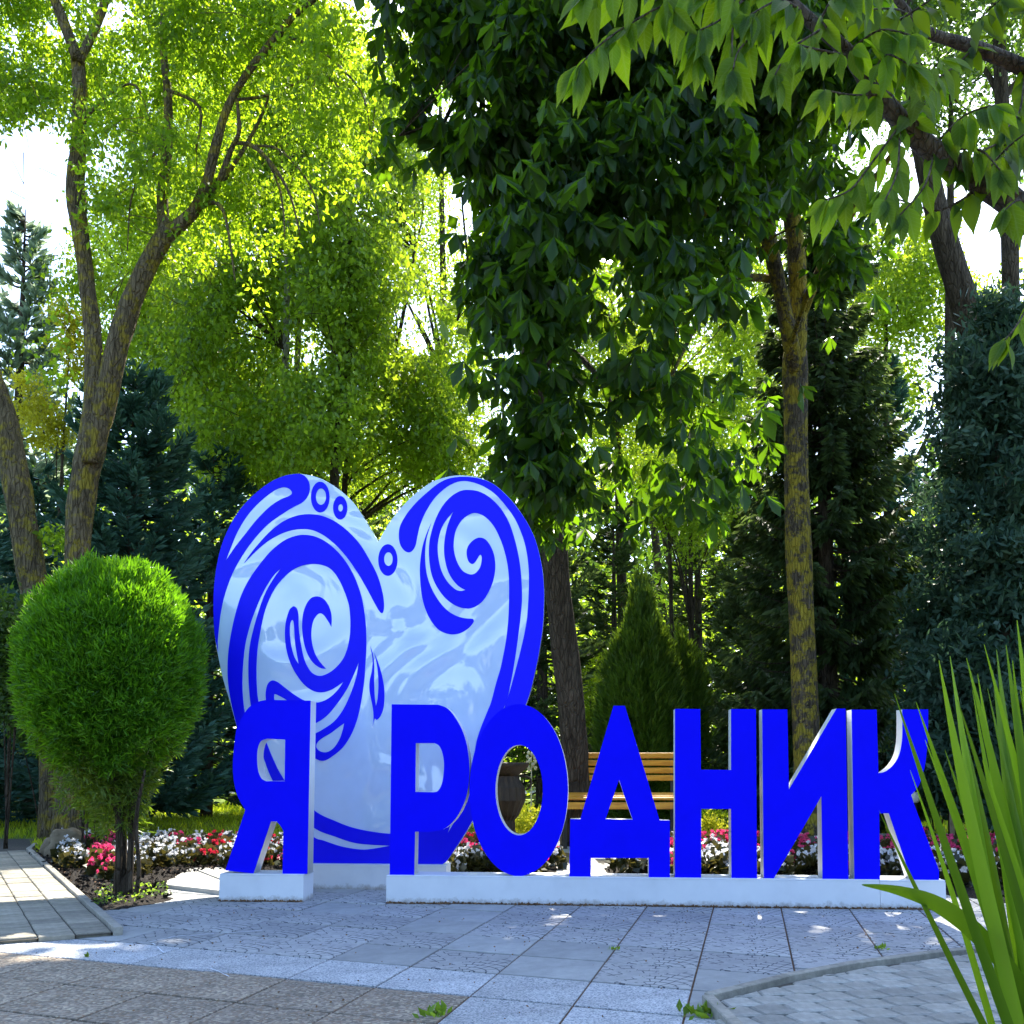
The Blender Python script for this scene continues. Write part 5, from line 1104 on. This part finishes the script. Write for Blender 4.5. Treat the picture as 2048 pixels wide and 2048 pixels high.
# lamp globe, post and rail at the right
t = empty('garden_lamp', (at(1829, 1595, 12.8).x, 12.8, 0), 'small white globe lamp peeking out right of the letter К', 'lamp')
zc = at(1829, 1595, 12.8).z; bm = bmesh.new(); bmesh.ops.create_uvsphere(bm, u_segments=20, v_segments=14, radius=.075); o = link('globe', bm_mesh('globe', bm, True), M['white_globe'], t); o.location = (0, 0, zc)
lathe('pole', [(-.02, .03), (zc-.08, .025), (zc-.065, .045)], M['dark_metal'], t, 12)
t = empty('wooden_post', (at(1904, 1640, 13).x, 13, 0), 'thin wooden post on the lawn behind the long green blades', 'post'); part_box('stake', (at(1904, 1640, 13).x, 13, at(1904, 1560, 13).z/2), (.05, .05, at(1904, 1560, 13).z), M['post'], t)
t = empty('lawn_rail', (at(1880, 1635, 20).x, 20, 0), 'low pale rail across the lawn at the right', 'fence'); xr = at(1880, 1635, 20).x
part_box('rail', (xr+1, 20, at(0, 1632, 20).z), (5.5, .06, .07), M['kerb'], t)
for k in range(5): part_box('post', (xr-1.2+k*1.1, 20, at(0, 1640, 20).z/2), (.06, .05, at(0, 1640, 20).z), M['dark_metal'], t)
t = empty('pale_wall', (at(-20, 1540, 30).x, 30, 0), 'pale wall glimpsed through the shrubs at the left edge', 'wall'); part_box('panel', (at(-20, 1540, 30).x, 30, .9), (3.2, .2, 1.8), M['wall'], t)

# ---------------------------------------------------------------- LONG BLADES AT THE LOWER RIGHT
YBL = 2.25
base = at(2168, 2420, YBL); base.z = 0.0
t = empty('sword_leaved_plant', (base.x, base.y, 0), 'clump of long green sword shaped blades rising at the lower right', 'plant'); b = Vector(t.location)
tips = [(1789, 1387, 30, 0), (1832, 1404, 26, 1), (1878, 1321, 36, 0), (1900, 1312, 26, 2), (1933, 1316, 32, 1), (1955, 1347, 24, 2), (1968, 1288, 32, 0), (1975, 1376, 26, 1), (1993, 1299, 34, 2), (2012, 1290, 36, 0), (2034, 1240, 34, 1), (2060, 1330, 34, 2),
        (1758, 1621, 20, 0), (2005, 1420, 34, 2), (2040, 1380, 34, 0), (2075, 1300, 36, 1), (1925, 1450, 26, 2), (1890, 1500, 24, 1), (2100, 1260, 36, 0), (2020, 1500, 34, 1), (1915, 1400, 24, 0), (1850, 1480, 22, 2), (1945, 1380, 26, 1), (1985, 1340, 30, 2), (2025, 1320, 30, 0), (2050, 1440, 34, 1), (1820, 1540, 20, 2), (1965, 1520, 30, 0), (2090, 1400, 36, 2)]
for i, (x, y, wd, l) in enumerate(tips):
    Yd = YBL+(l-1)*.12; e = at(x, y, Yd)-b; wm = wd*Yd/FPX*rnd.uniform(.78, 1.08); s0 = Vector((rnd.uniform(-.07, .05), (l-1)*.06+rnd.uniform(-.03, .03), 0)); lean = (2060-x)/300
    V, F = blade_mesh(s0, e, wm, (.015+rnd.uniform(-.04, .03)-.02*lean, rnd.uniform(-.03, .03), .06), 12, .16, rnd.uniform(-.5, .5)); link('blade', np_mesh('blade', V, F, np.full(len(V), rnd.random()), True), M['blade'], t)
# one blade bends over to the left
pts = [at(2125, 2200, YBL)-b, at(2050, 1990, YBL-.02)-b, at(1965, 1878, YBL-.05)-b, at(1880, 1812, YBL-.1)-b, at(1800, 1783, YBL-.12)-b, at(1725, 1771, YBL-.15)-b]; pts = [Vector((0, 0, 0))]+pts
sp = smooth_path([tuple(q_) for q_ in pts], 5); V = []; F = []
for k, q_ in enumerate(sp):
    s = k/(len(sp)-1); q_ = Vector(q_); d = (Vector(sp[min(len(sp)-1, k+1)])-Vector(sp[max(0, k-1)])).normalized(); x = d.cross(Vector((0, 1, .25))).normalized(); z = x.cross(d); w_ = .040*max(.04, 1-max(0, s-.55)**1.5*3.1)*(.7+.3*min(1, s*2)); V += [tuple(q_-x*w_/2+z*.004), tuple(q_), tuple(q_+x*w_/2+z*.006)]
    if k: i = 3*k; F += [(i-3, i-2, i+1, i), (i-2, i-1, i+2, i+1)]
link('bent_blade', np_mesh('bent_blade', V, F, np.full(len(V), .3), True), M['blade'], t)

# ---------------------------------------------------------------- NEAR BRANCH WITH LARGE LEAVES (tree stands right of the viewer)
t = empty('overhanging_tree', (2.55, 3.2, 0), 'near tree whose bough with large pointed leaves hangs into the upper right', 'tree'); b = Vector(t.location)
part_tube('trunk', [(2.55, 3.2, -.02, .17), (2.5, 3.2, .9, .14), (2.35, 3.15, 1.7, .12), (2.3, 3.1, 2.6, .1)], M['bark_near'], t, 14, .07, .3)
YN = 2.75
bough = [(2.42, 3.17, 1.5, .06), (*at(2250, 640, 3.0), .042)] + path_px([(2048, 425, 60), (1960, 362, 52), (1870, 305, 46), (1800, 240, 40), (1740, 170, 34), (1690, 100, 30), (1620, 40, 26), (1540, -40, 22), (1400, -200, 14)], 2.95, 2.75)
part_tube('bough', bough, M['bark_near'], t, 10, .09)
bough2 = [(2.38, 3.1, 2.2, .05), (*at(2200, 190, 3.2), .03)] + path_px([(2060, 140, 34), (1950, 95, 28), (1850, 60, 20), (1780, -20, 14)], 3.2, 3.1)
part_tube('bough', bough2, M['bark_near'], t, 9, .08)
def near_leaf_mesh(seed):
    r = random.Random(seed); n = 8; V = []; F = []; asy = r.uniform(-.04, .04); cur = r.uniform(.05, .22); wv = r.uniform(0, 6)
    prof = [.0, .11, .185, .22, .215, .18, .12, .045, .0]
    for k in range(n+1):
        s = k/n; y = s; z = -cur*s*s; x = asy*math.sin(s*math.pi); w_ = prof[k]*.86; f = .05+.02*math.sin(k*2+wv)
        V += [(x-w_, y-.02*math.sin(s*3.1), z+w_*.35+f*.1), (x, y, z), (x+w_, y-.02*math.sin(s*3.1), z+w_*.35-f*.1)]
    for k in range(n):
        i = 3*k; F += [(i, i+1, i+4, i+3), (i+1, i+2, i+5, i+4)]
    me = np_mesh('leaf', V, F, None, True); me.materials.append(M['near']); return me
NL = [near_leaf_mesh(s) for s in range(6)]
nleaf = [0]; LV = []
def near_leaf(p, d, ln, nrm=None):
    nleaf[0] += 1
    nrm = nrm or Vector((rnd.uniform(-1, 1), -1+rnd.uniform(-.5, .5), rnd.uniform(-.4, .4)))
    Dv = Vector(d).normalized(); X = Dv.cross(nrm).normalized(); Z = X.cross(Dv); Mx = Matrix(((X.x, Dv.x, Z.x), (X.y, Dv.y, Z.y), (X.z, Dv.z, Z.z))).to_4x4()
    wd = rnd.uniform(.80, 1.12); LV.append((Vector(p), Mx, ln, wd))
def twig(L, Y, n, ln=.14, r=.004, fan=1.0, tipfan=True):
    P = path_px([(x, y, 2) for x, y in L], Y[0], Y[1]); P = [(p[0], p[1], p[2], r*(1-.6*i/len(P))) for i, p in enumerate(P)]
    part_tube('twig', P, M['bark_near'], t, 5, .05); sp = smooth_path(P, 6)
    for k in range(n):
        s = (k+.6)/n; i = min(len(sp)-2, int(s*(len(sp)-1))); q = Vector(sp[i][:3]); d = (Vector(sp[i+1][:3])-q).normalized(); sg = 1 if k % 2 else -1
        side = d.cross(Vector((0, 1, 0))).normalized()
        dv = d*.45+side*sg*.5*fan+Vector((rnd.uniform(-.15, .15), rnd.uniform(-.45, .35), -1.15+rnd.uniform(-.25, .25))); near_leaf(q, dv, ln*rnd.uniform(.72, 1.22))
    if tipfan:
        q = Vector(sp[-1][:3]); d = (q-Vector(sp[-3][:3])).normalized()
        for a in (-.5, 0, .5): near_leaf(q, d*.6+Vector((a*.7, rnd.uniform(-.2, .2), -.6)), ln*rnd.uniform(.7, 1.05))
TW = [([(1560, -60), (1440, -20), (1330, 10), (1250, 54), (1200, 90), (1156, 134)], (2.7, 2.5), 19), ([(1480, -60), (1380, -40), (1260, -30), (1170, -10)], (2.7, 2.5), 12),
      ([(1590, 10), (1520, 60), (1478, 100), (1466, 140)], (2.7, 2.55), 8), ([(1470, -20), (1465, 60), (1462, 130)], (2.6, 2.6), 4), ([(1330, 0), (1380, 60), (1400, 110)], (2.6, 2.6), 6),
      ([(1640, 60), (1580, 100), (1550, 150)], (2.75, 2.6), 6), ([(1690, 110), (1640, 100), (1600, 90)], (2.8, 2.6), 6), ([(1700, 100), (1760, 60), (1820, 70)], (2.8, 2.7), 8), ([(1640, 40), (1680, -20), (1740, -40)], (2.8, 2.7), 7),
      ([(1800, 250), (1740, 330), (1700, 380), (1650, 400)], (2.85, 2.7), 9), ([(1800, 250), (1795, 340), (1770, 400)], (2.85, 2.7), 7), ([(1870, 300), (1850, 370), (1800, 430)], (2.9, 2.75), 8), ([(1960, 375), (1880, 420), (1800, 400), (1760, 385)], (2.95, 2.8), 9),
      ([(1870, 290), (1930, 230), (1990, 210)], (2.9, 2.75), 9), ([(1960, 360), (2010, 300), (2060, 260)], (2.95, 2.8), 8), ([(1820, 260), (1840, 180), (1880, 120)], (2.9, 2.75), 9), ([(1740, 170), (1770, 110), (1820, 130)], (2.8, 2.7), 7),
      ([(1950, 95), (1900, 140), (1850, 170)], (3.15, 3.0), 8), ([(1950, 95), (1960, 40), (2000, 0)], (3.15, 3.0), 8), ([(2050, 140), (2040, 220), (2010, 260)], (3.2, 3.0), 9), ([(2060, 140), (2100, 60), (2060, 10)], (3.2, 3.0), 8), ([(1850, 60), (1800, 20), (1730, 20)], (3.15, 2.9), 9),
      ([(2070, 430), (2040, 400), (2010, 420)], (2.95, 2.8), 5), ([(1800, 40), (1860, 0), (1900, -30)], (3.0, 2.9), 7), ([(2110, 480), (2080, 560), (2040, 640), (2010, 680)], (2.9, 2.7), 4),
      ([(1560, -40), (1500, -10), (1440, 40), (1400, 60)], (2.7, 2.6), 9), ([(1600, 20), (1560, 0), (1500, 30)], (2.7, 2.6), 7), ([(1900, 300), (1960, 300), (2000, 340)], (2.9, 2.8), 7), ([(1760, 190), (1700, 190), (1650, 180)], (2.8, 2.7), 7), ([(2048, 300), (1990, 290), (1930, 330)], (3.1, 2.9), 8)]
for L, Y, n in TW: twig(L, Y, int(n*1.45), .13 if L[0][0] < 1650 else .115)
LV.sort(key=lambda q: q[0].y-(.0 if -40 < to_px(np.array([q[0]]))[0][0] < 2100 else -9))
restV = []; restF = []
for i_, (p, Mx, ln, wd) in enumerate(LV):
    mw = Matrix.Translation(p-b) @ Mx @ Matrix.Diagonal((ln*wd, ln, ln, 1))
    if i_ < 300:
        o = bpy.data.objects.new('leaf', NL[i_ % 6]); COL.objects.link(o); o.parent = t; o.matrix_local = mw
    else:
        o_ = len(restV); me = NL[i_ % 6]; restV += [tuple(mw @ v.co) for v in me.vertices]; restF += [tuple(o_+j for j in pl.vertices) for pl in me.polygons]
if restV:
    o = link('foliage', np_mesh('foliage', restV, restF, None, True), M['near_far'], t); o['kind'] = 'stuff'
print('near leaves', nleaf[0], 'tiles', nt_, 'blocks', nb, 'needles', tot)
tri = sum(len(o.data.polygons)*2 for o in bpy.data.objects if o.type == 'MESH'); print('approx triangles', tri, 'objects', len(bpy.data.objects))
